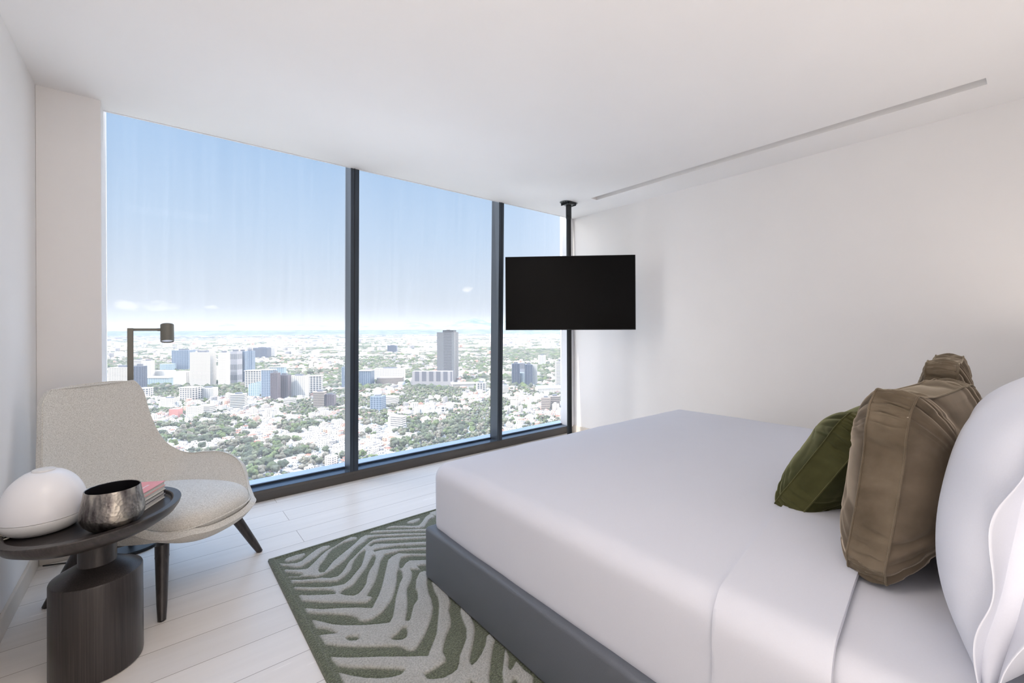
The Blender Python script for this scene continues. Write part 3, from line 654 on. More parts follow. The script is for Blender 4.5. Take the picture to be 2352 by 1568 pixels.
# cross base and four splayed legs
FT = [(.014, 2.309), (.431, 2.69), (-.375, 2.745), (.035, 3.115)]
bm = bmesh.new(); tube(bm, [(0, 0, .20), (0, 0, .262)], .055, 24)
hub = put('hub', bm, MT['leg_wood'], ch, smooth=True, auto=40)
for i, (fx, fy) in enumerate(FT):
    f_ = Vector((fx-.022, fy-2.72, 0)); k_ = f_*.70
    lg = bmesh.new(); tube(lg, [f_, f_*.93+Vector((0, 0, .055)), k_+Vector((0, 0, .235)), k_*.97+Vector((0, 0, .262))], [.0145, .0185, .0255, .026], 18)
    g_ = put('leg', lg, MT['leg_wood'], ch, smooth=True, auto=50)
    br_ = bmesh.new(); tube(br_, [Vector((0, 0, .225)), k_*.55+Vector((0, 0, .212)), k_+Vector((0, 0, .215))], [.021, .023, .026], 14); put('strut', br_, MT['leg_wood'], ch, smooth=True, auto=50)
    ft = bmesh.new(); tube(ft, [f_+Vector((0, 0, .0005)), f_+Vector((0, 0, .006))], .011, 12); put('glide', ft, MT['black_metal'], g_)

# ================================================================== THE CITY OUTSIDE
def attr_mat(name, build, rough=.9):
    k = N(name); build(k); k.b.inputs['Roughness'].default_value = rough; k.b.inputs['Specular IOR Level'].default_value = .1; return k.m
def facade(name, wall, win, bw, fh, frac=.45, rough=.6, band=False):
    """window grid laid out in metres on the walls' UVs; roofs sit at uv 0,0 and stay wall coloured"""
    k = N(name); uv = k.n('ShaderNodeUVMap'); uv.uv_map = 'UVMap'
    sp = k.n('ShaderNodeSeparateXYZ'); k.l(uv.outputs[0], sp.inputs[0])
    def cell(sock, size, fr):
        a = k.n('ShaderNodeMath', operation='DIVIDE'); a.inputs[1].default_value = size; k.l(sock, a.inputs[0])
        b = k.n('ShaderNodeMath', operation='FRACT'); k.l(a.outputs[0], b.inputs[0])
        c = k.n('ShaderNodeMath', operation='GREATER_THAN'); c.inputs[1].default_value = 1-fr; k.l(b.outputs[0], c.inputs[0]); return c.outputs[0]
    fx = cell(sp.outputs[0], bw, 1.0 if band else frac); fy = cell(sp.outputs[1], fh, frac)
    mm = k.n('ShaderNodeMath', operation='MULTIPLY'); k.l(fx, mm.inputs[0]); k.l(fy, mm.inputs[1])
    mx = k.n('ShaderNodeMix'); mx.data_type = 'RGBA'; k.l(mm.outputs[0], mx.inputs[0]); mx.inputs[6].default_value = wall; mx.inputs[7].default_value = win
    k.l(mx.outputs[2], k.b.inputs['Base Color']); k.b.inputs['Roughness'].default_value = rough; k.b.inputs['Specular IOR Level'].default_value = .3
    return k.m
FM = {}
W_ = srgb(196, 190, 182)
FM['white'] = facade('white_render_facade', W_, srgb(84, 88, 94), 5, 4.2, .42)
FM['grid'] = facade('white_gridded_facade', srgb(202, 196, 188), srgb(56, 56, 56), 5.2, 4.6, .5)
FM['dense'] = facade('white_dense_facade', srgb(206, 200, 192), srgb(88, 88, 88), 6.5, 4.2, .42)
FM['stripe'] = facade('striped_facade', srgb(206, 203, 198), srgb(70, 72, 76), 5, 4.4, .45, band=True)
FM['greyline'] = facade('grey_ribbed_facade', srgb(140, 140, 144), srgb(72, 75, 82), 4.4, 40, .5)
FM['blue'] = facade('blue_glass_facade', srgb(128, 140, 154), srgb(72, 88, 106), 8, 5, .8, .3)
FM['dblue'] = facade('dark_blue_glass_facade', srgb(90, 98, 112), srgb(52, 60, 76), 9, 5, .85, .3)
FM['cyan'] = facade('pale_blue_glass_facade', srgb(176, 188, 192), srgb(104, 126, 138), 7, 5, .8, .3)
FM['purple'] = facade('dark_purple_brick_facade', srgb(88, 80, 86), srgb(56, 50, 60), 6, 3.6, .5)
FM['pemex'] = facade('smoked_glass_facade', srgb(96, 97, 100), srgb(66, 67, 72), 60, 6, .55, .35)
FM['brown'] = facade('brown_concrete_facade', srgb(150, 138, 128), srgb(72, 67, 66), 6, 4.6, .45, band=True)
FM['slab'] = facade('grey_slab_facade', srgb(146, 142, 142), srgb(92, 92, 100), 26, 60, .62)
FM['frame'] = facade('framed_white_facade', srgb(206, 200, 192), srgb(78, 82, 88), 9, 6, .72)
FM['red'] = facade('red_rendered_facade', srgb(176, 120, 112), srgb(176, 120, 112), 9, 9, .1)
FM['roofblue'] = facade('blue_metal_roof', srgb(168, 188, 206), srgb(150, 174, 196), 8, 100, .5)
MT['roof'] = plain('pale_flat_roof', srgb(206, 204, 200), .9, noise_amt=.05, scale=.1)
MT['droof'] = plain('dark_roof_plant', srgb(96, 98, 104), .9, noise_amt=.05, scale=.1)
def prism(bm, pts, z0, z1, uvl, roof_uv=True, top=None):
    lo = [bm.verts.new((x, y, z0)) for x, y in pts]; tp_ = top or [z1]*len(pts); hi = [bm.verts.new((x, y, t_)) for (x, y), t_ in zip(pts, tp_)]
    run = 0; n = len(pts)
    for i in range(n):
        j = (i+1) % n; L = math.dist(pts[i], pts[j]); f = bm.faces.new((lo[i], lo[j], hi[j], hi[i]))
        for lp, uvv in zip(f.loops, ((run, 0), (run+L, 0), (run+L, tp_[j]-z0), (run, tp_[i]-z0))): lp[uvl].uv = uvv
        run += L
    f = bm.faces.new(hi)
    for lp in f.loops: lp[uvl].uv = (0, 0)
def building(x0, x1, yt, yb, style, label, rot=8, dep=.8, roof='box', name='building', cat='building', shape=None):
    d = FPX*(-GROUND+1.2)/(yb-756.5); w = (x1-x0)*d/FPX; h_ = (yb-yt)*d/FPX; c = bearing((x0+x1)/2, d)
    dp = max(12, w*dep); r = math.radians(rot); k_ = math.cos(r)+abs(math.sin(r))*dep; w2 = w/k_; dp2 = dp/k_
    o = root(name, (c.x, c.y, GROUND)); o.rotation_euler[2] = math.atan2(Rt.y, Rt.x)+r
    tag(o, label, cat)
    off = (c-Vector((0, 0, 0))).normalized()
    bm = bmesh.new(); uvl = bm.loops.layers.uv.new('UVMap')
    if shape == 'round': pts = [(w2/2*math.cos(2*PI*i/24), dp2/2+w2/2*math.sin(2*PI*i/24)) for i in range(24)]
    elif shape == 'chamfer': pts = [(-w2/2, 0), (w2/2-w2*.12, 0), (w2/2, w2*.12), (w2/2, dp2), (-w2/2, dp2)]
    else: pts = [(-w2/2, 0), (w2/2, 0), (w2/2, dp2), (-w2/2, dp2)]
    top = None
    if shape == 'slant': top = [h_*.82, h_, h_, h_*.82]
    prism(bm, pts, 0, h_, uvl, top=top)
    put('facade', bm, FM[style], o)
    if roof == 'box':
        b2 = bmesh.new(); box(b2, (-w2*.22, dp2*.3, h_), (w2*.25, dp2*.7, h_+min(6, h_*.06)+1)); put('roof_plant', b2, MT['droof'], o)
    elif roof == 'crown':
        b2 = bmesh.new(); box(b2, (-w2*.22, dp2*.2, h_), (w2*.42, dp2*.8, h_+8)); put('roof_plant', b2, MT['droof'], o)
        b2 = bmesh.new(); box(b2, (-w2*.30, dp2*.1, h_+10), (w2*.5, dp2*.9, h_+12)); box(b2, (-w2*.05, dp2*.4, h_+8), (w2*.1, dp2*.6, h_+10)); put('helipad_slab', b2, MT['roof'], o)
    elif roof == 'flat':
        b2 = bmesh.new(); box(b2, (-w2*.56, -dp2*.06, h_), (w2*.56, dp2*1.06, h_+1.6)); put('roof_slab', b2, MT['roof'], o)
    elif roof == 'gable':
        b2 = bmesh.new(); a = [b2.verts.new(p) for p in ((-w2*.52, -1, h_), (w2*.52, -1, h_), (w2*.52, dp2/2, h_+dp2*.14), (-w2*.52, dp2/2, h_+dp2*.14), (w2*.52, dp2+1, h_), (-w2*.52, dp2+1, h_))]
        b2.faces.new((a[0], a[1], a[2], a[3])); b2.faces.new((a[3], a[2], a[4], a[5])); put('pitched_roof', b2, FM['roofblue'], o)
    return o
BL = [
 (248, 305, 841, 903, 'grid', 'long white gridded office block at the left edge of the view, behind the armchair', 3, .5, 'box'),
 (304, 325, 838, 903, 'dblue', 'blue glass office slab just right of the reading lamp pole', 3, .8, 'box'),
 (306, 324, 824, 866, 'stripe', 'pale striped block rising above the blue glass slab beside the lamp pole', 5, .6, 'box'),
 (325, 346, 826, 874, 'white', 'white tower with dark glass cap right of the lamp pole', 5, .6, 'box'),
 (343, 388, 849, 872, 'dense', 'low wide white block between the lamp pole and the twin glass towers', -6, .5, 'none'),
 (326, 386, 865, 884, 'cyan', 'low pale glass building below the wide white block, beside the park', -4, .5, 'flat'),
 (367, 395, 833, 852, 'cyan', 'small pale blue block touching the dark blue glass tower', 4, .5, 'none'),
 (394, 432, 802, 850, 'blue', 'blue glass tower left of the tallest white gridded block', 4, .7, 'box'),
 (391, 434, 851, 886, 'dense', 'low white block in front of the blue glass tower', -14, .6, 'none'),
 (433, 485, 807, 888, 'grid', 'tallest white gridded apartment slab left of centre in the first pane', -6, .35, 'box'),
 (486, 497, 838, 874, 'dense', 'narrow pale block between the two white gridded towers', 5, .8, 'none'),
 (499, 519, 808, 888, 'dense', 'slender white gridded tower standing alone', -8, .8, 'box'),
 (524, 545, 805, 883, 'greyline', 'grey ribbed tower right of the slender white tower', -3, .9, 'box'),
 (545, 562, 805, 880, 'blue', 'blue grey tower attached to the right of the ribbed tower', 5, .9, 'box'),
 (562, 579, 804, 860, 'blue', 'bluish tower behind the framed office building', 5, .9, 'box'),
 (579, 615, 797, 822, 'dblue', 'distant dark blue slab on the skyline of the first pane', -5, .4, 'box'),
 (614, 631, 797, 820, 'white', 'white end block beside the distant dark blue slab', 5, .6, 'none'),
 (562, 597, 850, 893, 'frame', 'office building with tall white frame ribs', 4, .6, 'flat'),
 (568, 595, 874, 911, 'cyan', 'small glass building with a slanting sail shaped top', -6, .6, 'none', 'slant'),
 (597, 624, 848, 915, 'blue', 'wide glass office tower left of the dark purple towers', -10, .7, 'flat'),
 (618, 651, 842, 880, 'cyan', 'pale glass office with white roof edge behind the purple towers', 6, .5, 'flat'),
 (620, 637, 855, 921, 'purple', 'dark purple brick tower, the left and narrower of the pair', 4, 1, 'box'),
 (637, 661, 860, 917, 'purple', 'dark purple brick tower, the right and wider of the pair', 4, .8, 'box'),
 (661, 703, 862, 913, 'dense', 'wide white apartment slab right of the purple towers', -8, .35, 'box'),
 (703, 737, 863, 906, 'frame', 'beige and white framed apartment block right of the white slab', 10, .6, 'flat'),
 (718, 744, 899, 937, 'brown', 'grey brown apartment tower near the first mullion, the left of two', 6, .8, 'box'),
 (744, 767, 905, 936, 'purple', 'dark clad apartment tower near the first mullion, the right of two', 6, .8, 'box'),
 (646, 671, 914, 932, 'stripe', 'small white banded block below the purple towers', -20, .8, 'none'),
 (784, 796, 842, 892, 'blue', 'blue glass tower cut off by the first mullion', 4, .8, 'box'),
 (822, 852, 851, 888, 'blue', 'blue glass block just right of the first mullion', -6, .8, 'flat'),
 (859, 927, 846, 876, 'dense', 'long white apartment block in the middle pane', 4, .3, 'box'),
 (864, 924, 867, 886, 'brown', 'low brown institute building in front of the long white block', 6, .5, 'none'),
 (889, 911, 793, 810, 'dblue', 'small dark and white tower on the far plain in the middle pane', 5, .6, 'box'),
 (1000, 1046, 763, 880, 'pemex', 'tall dark smoked glass skyscraper with a crown reaching above the horizon', -9, .9, 'crown'),
 (945, 1038, 853, 890, 'slab', 'long grey ribbed slab at the foot of the dark skyscraper', -3, .25, 'none'),
 (1037, 1092, 882, 893, 'white', 'low white market hall right of the dark skyscraper', 12, .6, 'flat'),
 (1093, 1118, 879, 902, 'frame', 'white and grey office block near the second mullion', 14, .7, 'box'),
 (846, 878, 910, 944, 'blue', 'glassy blue mid rise block among trees in the middle pane', -12, .8, 'box'),
 (878, 911, 911, 931, 'stripe', 'low white banded block right of the glassy blue mid rise', -18, .5, 'flat'),
 (891, 927, 957, 986, 'stripe', 'white banded office among trees low in the middle pane', -24, .5, 'flat'),
 (1011, 1024, 933, 952, 'frame', 'small narrow dark and white block among houses in the middle pane', 5, .8, 'none'),
 (1175, 1194, 836, 888, 'dblue', 'dark blue tower left of the pair under the television', 3, .8, 'box'),
 (1193, 1206, 834, 884, 'greyline', 'grey core tower between the two blue towers under the television', 3, .8, 'none'),
 (1205, 1223, 838, 890, 'dblue', 'dark blue tower right of the pair under the television', 3, .8, 'box'),
 (1222, 1234, 838, 888, 'white', 'white flank tower attached right of the blue pair', 3, .8, 'none'),
 (1187, 1205, 857, 886, 'cyan', 'rounded pale glass annex in front of the blue pair', 3, .8, 'none', 'round'),
 (1237, 1254, 817, 842, 'white', 'white tower alone in the far trees under the television', 5, .8, 'box'),
 (1277, 1303, 831, 889, 'stripe', 'beige banded tower beside the television pole', 4, .8, 'box'),
 (1245, 1253, 781, 796, 'white', 'leftmost of three small white towers far off under the television', 4, .8, 'none'),
 (1255, 1263, 783, 796, 'white', 'middle of three small white towers far off under the television', 4, .8, 'none'),
 (1265, 1273, 781, 796, 'white', 'rightmost of three small white towers far off, close to the pole', 4, .8, 'none'),
 (1241, 1263, 914, 946, 'brown', 'brown curved apartment tower in the right pane, the left of two', -10, .8, 'box'),
 (1263, 1287, 911, 942, 'brown', 'brown curved apartment tower in the right pane, the right of two', 10, .8, 'box'),
 (1232, 1310, 893, 906, 'white', 'long market hall with pale blue metal roof in the right pane', 6, .5, 'gable'),
 (1152, 1167, 885, 907, 'stripe', 'white block just right of the second mullion', -8, .8, 'box'),
 (405, 444, 889, 921, 'frame', 'square office pavilion with overhanging white roof beside the park', -14, .8, 'flat'),
 (456, 489, 889, 917, 'white', 'white block with telecom masts beside the park', 8, .7, 'box'),
 (363, 395, 913, 936, 'white', 'stepped bright white block above the armchair shoulder', -10, .8, 'box'),
 (387, 408, 937, 958, 'red', 'plain brick red block among white houses', 4, .8, 'none'),
 (424, 453, 933, 958, 'white', 'plain white cube right of the brick red block', -6, .7, 'none'),
 (453, 482, 929, 952, 'stripe', 'white block with dark bands right of the plain white cube', -6, .7, 'none'),
 (527, 562, 904, 940, 'stripe', 'bright white stepped block left of the purple towers', 18, .8, 'box'),
 (318, 340, 888, 912, 'frame', 'white framed block peeking over the armchair back', 5, .8, 'none'),
 (945, 961, 925, 946, 'white', 'white cube among houses below the long grey slab', 12, .8, 'none'),
]
taken = []
for row in BL:
    x0, x1, yt, yb, st, lab, rot, dep, rf = row[:9]
    building(x0, x1, yt, yb, st, lab, rot, dep, rf, shape=row[9] if len(row) > 9 else None)
    d = FPX*(-GROUND+1.2)/(yb-756.5); w = (x1-x0)*d/FPX; taken.append(((x0+x1)/2, x1-x0, d, w))
# ---- ground plain
k = N('city_ground'); v = k.coords('Object'); outs = []
n1 = k.n('ShaderNodeTexNoise'); n1.inputs['Scale'].default_value = .006; n1.inputs['Detail'].default_value = 10; n1.inputs['Roughness'].default_value = .65; k.l(v, n1.inputs['Vector'])
k.l(k.ramp(n1.outputs['Fac'], [(.40, srgb(104, 112, 92)), (.5, srgb(150, 148, 140)), (.60, srgb(200, 196, 190))]), k.b.inputs['Base Color']); k.b.inputs['Roughness'].default_value = 1; k.b.inputs['Specular IOR Level'].default_value = 0
bm = bmesh.new(); NG = 40
for i in range(NG+1):
    for j in range(NG+1): bm.verts.new((0, 0, 0))
bm.verts.ensure_lookup_table(); sp_ = [-30000+60000*i/NG for i in range(NG+1)]
for i in range(NG+1):
    for j in range(NG+1): bm.verts[i*(NG+1)+j].co = (sp_[i], sp_[j]+20000, -((sp_[i])**2+(sp_[j]+20000)**2)/(2*6.37e6*1.16))
for i in range(NG):
    for j in range(NG): bm.faces.new([bm.verts[q] for q in (i*(NG+1)+j, (i+1)*(NG+1)+j, (i+1)*(NG+1)+j+1, i*(NG+1)+j+1)])
g = put('city_ground', bm, k.m, smooth=True); g.location.z = GROUND; tag(g, kind='structure')
# ---- hills beyond
k = N('hazy_hill'); v = k.coords('Object'); n1 = k.n('ShaderNodeTexNoise'); n1.inputs['Scale'].default_value = .002; n1.inputs['Detail'].default_value = 8; k.l(v, n1.inputs['Vector'])
k.l(k.ramp(n1.outputs['Fac'], [(.4, srgb(96, 108, 104)), (.6, srgb(126, 134, 128))]), k.b.inputs['Base Color']); k.b.inputs['Roughness'].default_value = 1; k.b.inputs['Specular IOR Level'].default_value = 0
P = []; PK = [(250, 6, 60), (520, 13, 50), (450, 7, 40), (700, 10, 90), (830, 9, 60), (955, 14, 45), (1085, 22, 60), (1180, 18, 60), (1290, 16, 80), (1500, 20, 120), (1800, 24, 200), (0, 14, 120)]
for i in range(261):
    x = -300+i*10; row = []
    for j in range(13):
        d = 21000+j*900; prof = math.sin(PI*j/12)
        hp = max(pk*math.exp(-((x-px)/sg)**2) for px, pk, sg in PK)+2+2.2*noise.noise(Vector((x*.02, j*.4, 3)))+1.2*noise.noise(Vector((x*.07, j, 9)))
        p = bearing(x, d); row.append((p.x, p.y, GROUND-70+(210+70+max(0, hp)*26400/FPX)*prof))
    P.append(row)
hl = put('distant_hills', grid_mesh(P), k.m, smooth=True); tag(hl, kind='structure')
# ---- houses and trees
def vnoise(x, y, s):
    x = x/s; y = y/s; xi = np.floor(x).astype(int); yi = np.floor(y).astype(int); fx = x-xi; fy = y-yi
    hsh = lambda a, b: np.modf(np.abs(np.sin(a*127.1+b*311.7)*43758.5453))[0]
    fx = fx*fx*(3-2*fx); fy = fy*fy*(3-2*fy)
    return (hsh(xi, yi)*(1-fx)+hsh(xi+1, yi)*fx)*(1-fy)+(hsh(xi, yi+1)*(1-fx)+hsh(xi+1, yi+1)*fx)*fy
rng = np.random.default_rng(5)
def field(d0, d1, cell, um=.58, ul=-1.12):
    """cells of a slightly turned street grid inside the view wedge"""
    R = d1*1.5; n = int(2*R/cell); a = math.radians(24); gx, gy = np.meshgrid((np.arange(n)-n/2)*cell, (np.arange(n)-n/2)*cell)
    gx = gx.ravel(); gy = gy.ravel(); X = gx*math.cos(a)-gy*math.sin(a); Y = gx*math.sin(a)+gy*math.cos(a)
    dd = X*Fw.x+Y*Fw.y; ll = X*Rt.x+Y*Rt.y; ok = (dd > d0) & (dd < d1) & (ll/np.maximum(dd, 1) > ul) & (ll/np.maximum(dd, 1) < um)
    return X[ok], Y[ok], dd[ok], ll[ok], np.round(gx[ok]/cell).astype(int), np.round(gy[ok]/cell).astype(int)
def park(px, dd):   # the tree belt at the foot of the towers
    y = 756.5+FPX*210.2/dd
    return ((px > 320) & (px < 620) & (y > 886) & (y < 912)) | ((px > 925) & (px < 1060) & (y > 888) & (y < 915)) | ((px > 1150) & (px < 1300) & (y > 803) & (y < 826))
def clear(px, dd, w):
    ok = np.ones(px.shape, bool)
    for cx, pw, d, bw in taken:
        ok &= ~((np.abs(px-cx) < pw/2+2) & (dd > d-w*.8) & (dd < d+bw*.8))
    return ok
HW, TR = [], []      # houses: x,y,rot,sx,sy,h,col   trees: x,y,r,h,tone
def fill(d0, d1, cell, scale, thr, um=.6, ul=-1.15):
    X, Y, dd, ll, ix, iy = field(d0, d1, cell, um, ul)
    px = 1176+FPX*ll/dd; jit = (rng.random((len(X), 2))-.5)*cell*.35
    nn = vnoise(X, Y, 95*scale)*.55+vnoise(X+900, Y+77, 34*scale)*.45
    street = ((ix % 7) == 0) | ((iy % 11) == 0)
    ok = clear(px, dd, cell)
    for i in range(len(X)):
        if not ok[i]: continue
        r = rng.random(); x, y = X[i]+jit[i, 0], Y[i]+jit[i, 1]
        pk = park(px[i:i+1], dd[i:i+1])[0]
        if pk or nn[i]+(.12 if street[i] else 0)+(r-.5)*.25 > thr:
            TR.append((x, y, cell*(.42+.32*rng.random()), cell*(.55+.35*rng.random()) if scale < 2 else 9+5*rng.random(), rng.random(), dd[i]))
        elif not street[i]:
            q = rng.random(); hh = (5+5*rng.random()) if q < .86 else (10+12*rng.random()); 
            if scale > 2: hh = 7+9*rng.random() if q < .93 else 18+26*rng.random()
            HW.append((x, y, math.radians(24)+(rng.random()-.5)*.25, cell*(.55+.45*rng.random()), cell*(.55+.45*rng.random()), hh, rng.random(), dd[i]))
fill(370, 1500, 14.5, 1, .515, .95, -1.7)
fill(1500, 3300, 20, 1.5, .53, .75, -1.35)
fill(3300, 8500, 48, 4, .54)
fill(8500, 20500, 125, 9, .56)
# colours
WALLS = [srgb(198, 191, 182), srgb(208, 201, 192), srgb(186, 176, 165), srgb(192, 179, 166), srgb(170, 160, 150), srgb(168, 134, 116), srgb(132, 128, 124), srgb(200, 195, 188)]
k = N('house_render'); at = k.n('ShaderNodeAttribute'); at.attribute_name = 'tint'; uv = k.n('ShaderNodeUVMap'); uv.uv_map = 'UVMap'; sp = k.n('ShaderNodeSeparateXYZ'); k.l(uv.outputs[0], sp.inputs[0])
def cellf(sock, size, fr):
    a = k.n('ShaderNodeMath', operation='DIVIDE'); a.inputs[1].default_value = size; k.l(sock, a.inputs[0])
    b = k.n('ShaderNodeMath', operation='FRACT'); k.l(a.outputs[0], b.inputs[0]); c = k.n('ShaderNodeMath', operation='GREATER_THAN'); c.inputs[1].default_value = fr; k.l(b.outputs[0], c.inputs[0]); return c.outputs[0]
mm = k.n('ShaderNodeMath', operation='MULTIPLY'); k.l(cellf(sp.outputs[0], 4.1, .55), mm.inputs[0]); k.l(cellf(sp.outputs[1], 3.1, .5), mm.inputs[1])
mx = k.n('ShaderNodeMix'); mx.data_type = 'RGBA'; k.l(mm.outputs[0], mx.inputs[0]); k.l(at.outputs['Color'], mx.inputs[6]); mx.inputs[7].default_value = srgb(66, 66, 68)
k.l(mx.outputs[2], k.b.inputs['Base Color']); k.b.inputs['Roughness'].default_value = .9; k.b.inputs['Specular IOR Level'].default_value = .1; MT['house'] = k.m
k = N('tree_foliage'); at = k.n('ShaderNodeAttribute'); at.attribute_name = 'tint'; v = k.coords('Object'); n1 = k.n('ShaderNodeTexNoise'); n1.inputs['Scale'].default_value = .55; n1.inputs['Detail'].default_value = 4; k.l(v, n1.inputs['Vector'])
mx = k.n('ShaderNodeMix'); mx.data_type = 'RGBA'; mx.blend_type = 'MULTIPLY'; mx.inputs[0].default_value = .8; k.l(at.outputs['Color'], mx.inputs[6]); k.l(k.ramp(n1.outputs['Fac'], [(.35, (.6, .6, .6, 1)), (.65, (1, 1, 1, 1))]), mx.inputs[7])
k.l(mx.outputs[2], k.b.inputs['Base Color']); k.b.inputs['Roughness'].default_value = 1; k.b.inputs['Specular IOR Level'].default_value = .05; MT['tree'] = k.m
def add_tint(me, cols):     # one colour per face -> corner colours
    ca = me.color_attributes.new('tint', 'FLOAT_COLOR', 'CORNER'); per = len(me.loops)//len(me.polygons)
    ca.data.foreach_set('color', np.repeat(np.asarray(cols, np.float32), per, 0).ravel())
BOXV = np.array([(-.5, -.5, 0), (.5, -.5, 0), (.5, .5, 0), (-.5, .5, 0), (-.5, -.5, 1), (.5, -.5, 1), (.5, .5, 1), (-.5, .5, 1)]); BOXF = np.array([(0, 1, 5, 4), (1, 2, 6, 5), (2, 3, 7, 6), (3, 0, 4, 7), (4, 5, 6, 7)])
def boxes_mesh(name, B):    # rows: x,y,z,rot,sx,sy,h, r,g,b, roof r,g,b
    B = np.asarray(B); n = len(B); V = np.repeat(BOXV[None], n, 0); c = np.cos(B[:, 3])[:, None]; s = np.sin(B[:, 3])[:, None]
    x = V[..., 0]*B[:, 4:5]; y = V[..., 1]*B[:, 5:6]; z = V[..., 2]*B[:, 6:7]+B[:, 2:3]
    V = np.stack([x*c-y*s+B[:, 0:1], x*s+y*c+B[:, 1:2], z], -1).reshape(-1, 3)
    Fq = (BOXF[None]+(np.arange(n)*8)[:, None, None]).reshape(-1, 4); me = np_mesh(name, V, Fq)
    uvm = me.uv_layers.new(name='UVMap'); U = np.zeros((n, 5, 4, 2))
    for f_, L in ((0, B[:, 4]), (1, B[:, 5]), (2, B[:, 4]), (3, B[:, 5])):
        U[:, f_, 1, 0] = L; U[:, f_, 2, 0] = L; U[:, f_, 2, 1] = B[:, 6]; U[:, f_, 3, 1] = B[:, 6]
    uvm.data.foreach_set('uv', U.astype(np.float32).ravel())
    cc = np.ones((n, 5, 4)); cc[:, :4, :3] = B[:, None, 7:10]; cc[:, 4, :3] = B[:, 10:13]; add_tint(me, cc.reshape(-1, 4)); me.materials.append(MT['house']); return me
def house_boxes(x, y, rot, sx, sy, hh, q, r_):
    w = WALLS[int(q*7.99)][:3]; roof = srgb(192, 186, 178)[:3] if r_.random() < .72 else (srgb(168, 108, 90)[:3] if r_.random() < .45 else srgb(140, 138, 134)[:3])
    z = 0
    out = [(x, y, z, rot, sx, sy, hh, *w, *roof)]; c, s = math.cos(rot), math.sin(rot)
    if r_.random() < .6:
        ox, oy = (r_.random()-.5)*sx*.5, (r_.random()-.5)*sy*.5; out.append((x+ox*c-oy*s, y+ox*s+oy*c, z+hh, rot, sx*(.3+.3*r_.random()), sy*(.3+.3*r_.random()), 2.6, *w, *roof))
    if r_.random() < .45:
        ox = sx*.55*(1 if r_.random() < .5 else -1); out.append((x+ox*c, y+ox*s, z, rot, sx*.5, sy*.7, hh*(.5+.2*r_.random()), *w, *roof))
    if r_.random() < .5:
        out.append((x+(r_.random()-.5)*sx*.6, y+(r_.random()-.5)*sy*.6, z+hh, rot, 1.2, 1.2, 1.6, *srgb(120, 120, 122)[:3], *srgb(150, 150, 150)[:3]))
    return out
# icosphere template for crowns
tb_ = bmesh.new(); bmesh.ops.create_icosphere(tb_, subdivisions=2, radius=1); tb_.verts.ensure_lookup_table(); IV2 = np.array([v.co[:] for v in tb_.verts]); IF2 = np.array([[v.index for v in f.verts] for f in tb_.faces]); tb_.free()
tb_ = bmesh.new(); bmesh.ops.create_icosphere(tb_, subdivisions=1, radius=1); tb_.verts.ensure_lookup_table(); IV1 = np.array([v.co[:] for v in tb_.verts]); IF1 = np.array([[v.index for v in f.verts] for f in tb_.faces]); tb_.free()
GREENS = np.array([srgb(84, 90, 68)[:3], srgb(98, 100, 80)[:3], srgb(76, 82, 66)[:3], srgb(112, 108, 92)[:3], srgb(94, 104, 68)[:3], srgb(120, 114, 100)[:3], srgb(88, 91, 76)[:3]])
def blob_mesh(name, B, IV, IF, jag=.22):   # rows x,y,z,r,rz,tone
    B = np.asarray(B); n = len(B); nv = len(IV); rj = 1+(rng.random((n, nv))-.5)*2*jag
    V = IV[None]*rj[..., None]*B[:, None, [3, 3, 4]]+B[:, None, [0, 1, 2]]
    Fq = (IF[None]+(np.arange(n)*nv)[:, None, None]).reshape(-1, 3); me = np_mesh(name, V.reshape(-1, 3), Fq)
    t_ = GREENS[(B[:, 5]*6.99).astype(int)]*(.8+.5*rng.random((n, 1))); cc = np.ones((n, len(IF), 4)); cc[..., :3] = t_[:, None]; add_tint(me, cc.reshape(-1, 4)); me.materials.append(MT['tree']); return me
HW.sort(key=lambda h: h[7]); TR.sort(key=lambda t: t[5])
def seen(h):     # inside the glass and not under the sill
    d = h[-1]; x = 1176+FPX*((h[0]*Rt.x+h[1]*Rt.y)/d); y = 756.5+FPX*210.2/d
    lim = 1110-(x-560)*.209 if x > 545 else 1035
    return 330 < x < 1300 and y < lim
def pick(L, n=300):
    idx = [i for i, h in enumerate(L) if seen(h)][:n]; st = set(idx); return [L[i] for i in idx], [h for i, h in enumerate(L) if i not in st]
near_h, rest_h = pick(HW); near_t, rest_t = pick(TR)
r1 = random.Random(3); protos = []
for q in range(14):
    me = boxes_mesh('house', house_boxes(0, 0, 0, 1, 1, 1, q/14, r1)) if False else None
    sx, sy, hh = 8+4*r1.random(), 8+4*r1.random(), 5.5+4*r1.random()
    protos.append((boxes_mesh('house', house_boxes(0, 0, 0, sx, sy, hh, q/14, r1)), sx, sy, hh))
hp = D.objects.new('house', protos[0][0])
tag(hp, 'low white or pale flat roofed house among trees in the city below the window', 'house', 'houses in the city below the window')
for i, h in enumerate(near_h):
    p_ = protos[i*5 % 14]; o = hp if i == 0 else hp.copy(); o.data = p_[0]; COL.objects.link(o); o.location = (h[0], h[1], GROUND); o.rotation_euler = (0, 0, h[2]); o.scale = (min(1.4, h[3]/p_[1]), min(1.4, h[4]/p_[2]), 1)
tp2 = []
for q in range(12):
    B = [(r1.uniform(-2.4, 2.4), r1.uniform(-2.4, 2.4), r1.uniform(4.5, 8.5), r1.uniform(1.4, 2.5), r1.uniform(1.2, 2.1), q/12) for _ in range(15)]; tp2.append(blob_mesh('tree', B, IV2, IF2, .2))
tt = D.objects.new('tree', tp2[0]); tag(tt, 'round crowned leafy green tree between the houses below the window', 'tree', 'trees in the city below the window')
tk = lathe([(0, 0), (.45, 0), (.3, 5), (0, 5)], 8); tkm = D.meshes.new('trunk'); tk.to_mesh(tkm); tk.free(); MT['bark'] = plain('tree_bark', srgb(110, 98, 86), .9); tkm.materials.append(MT['bark'])
trk = D.objects.new('trunk', tkm)
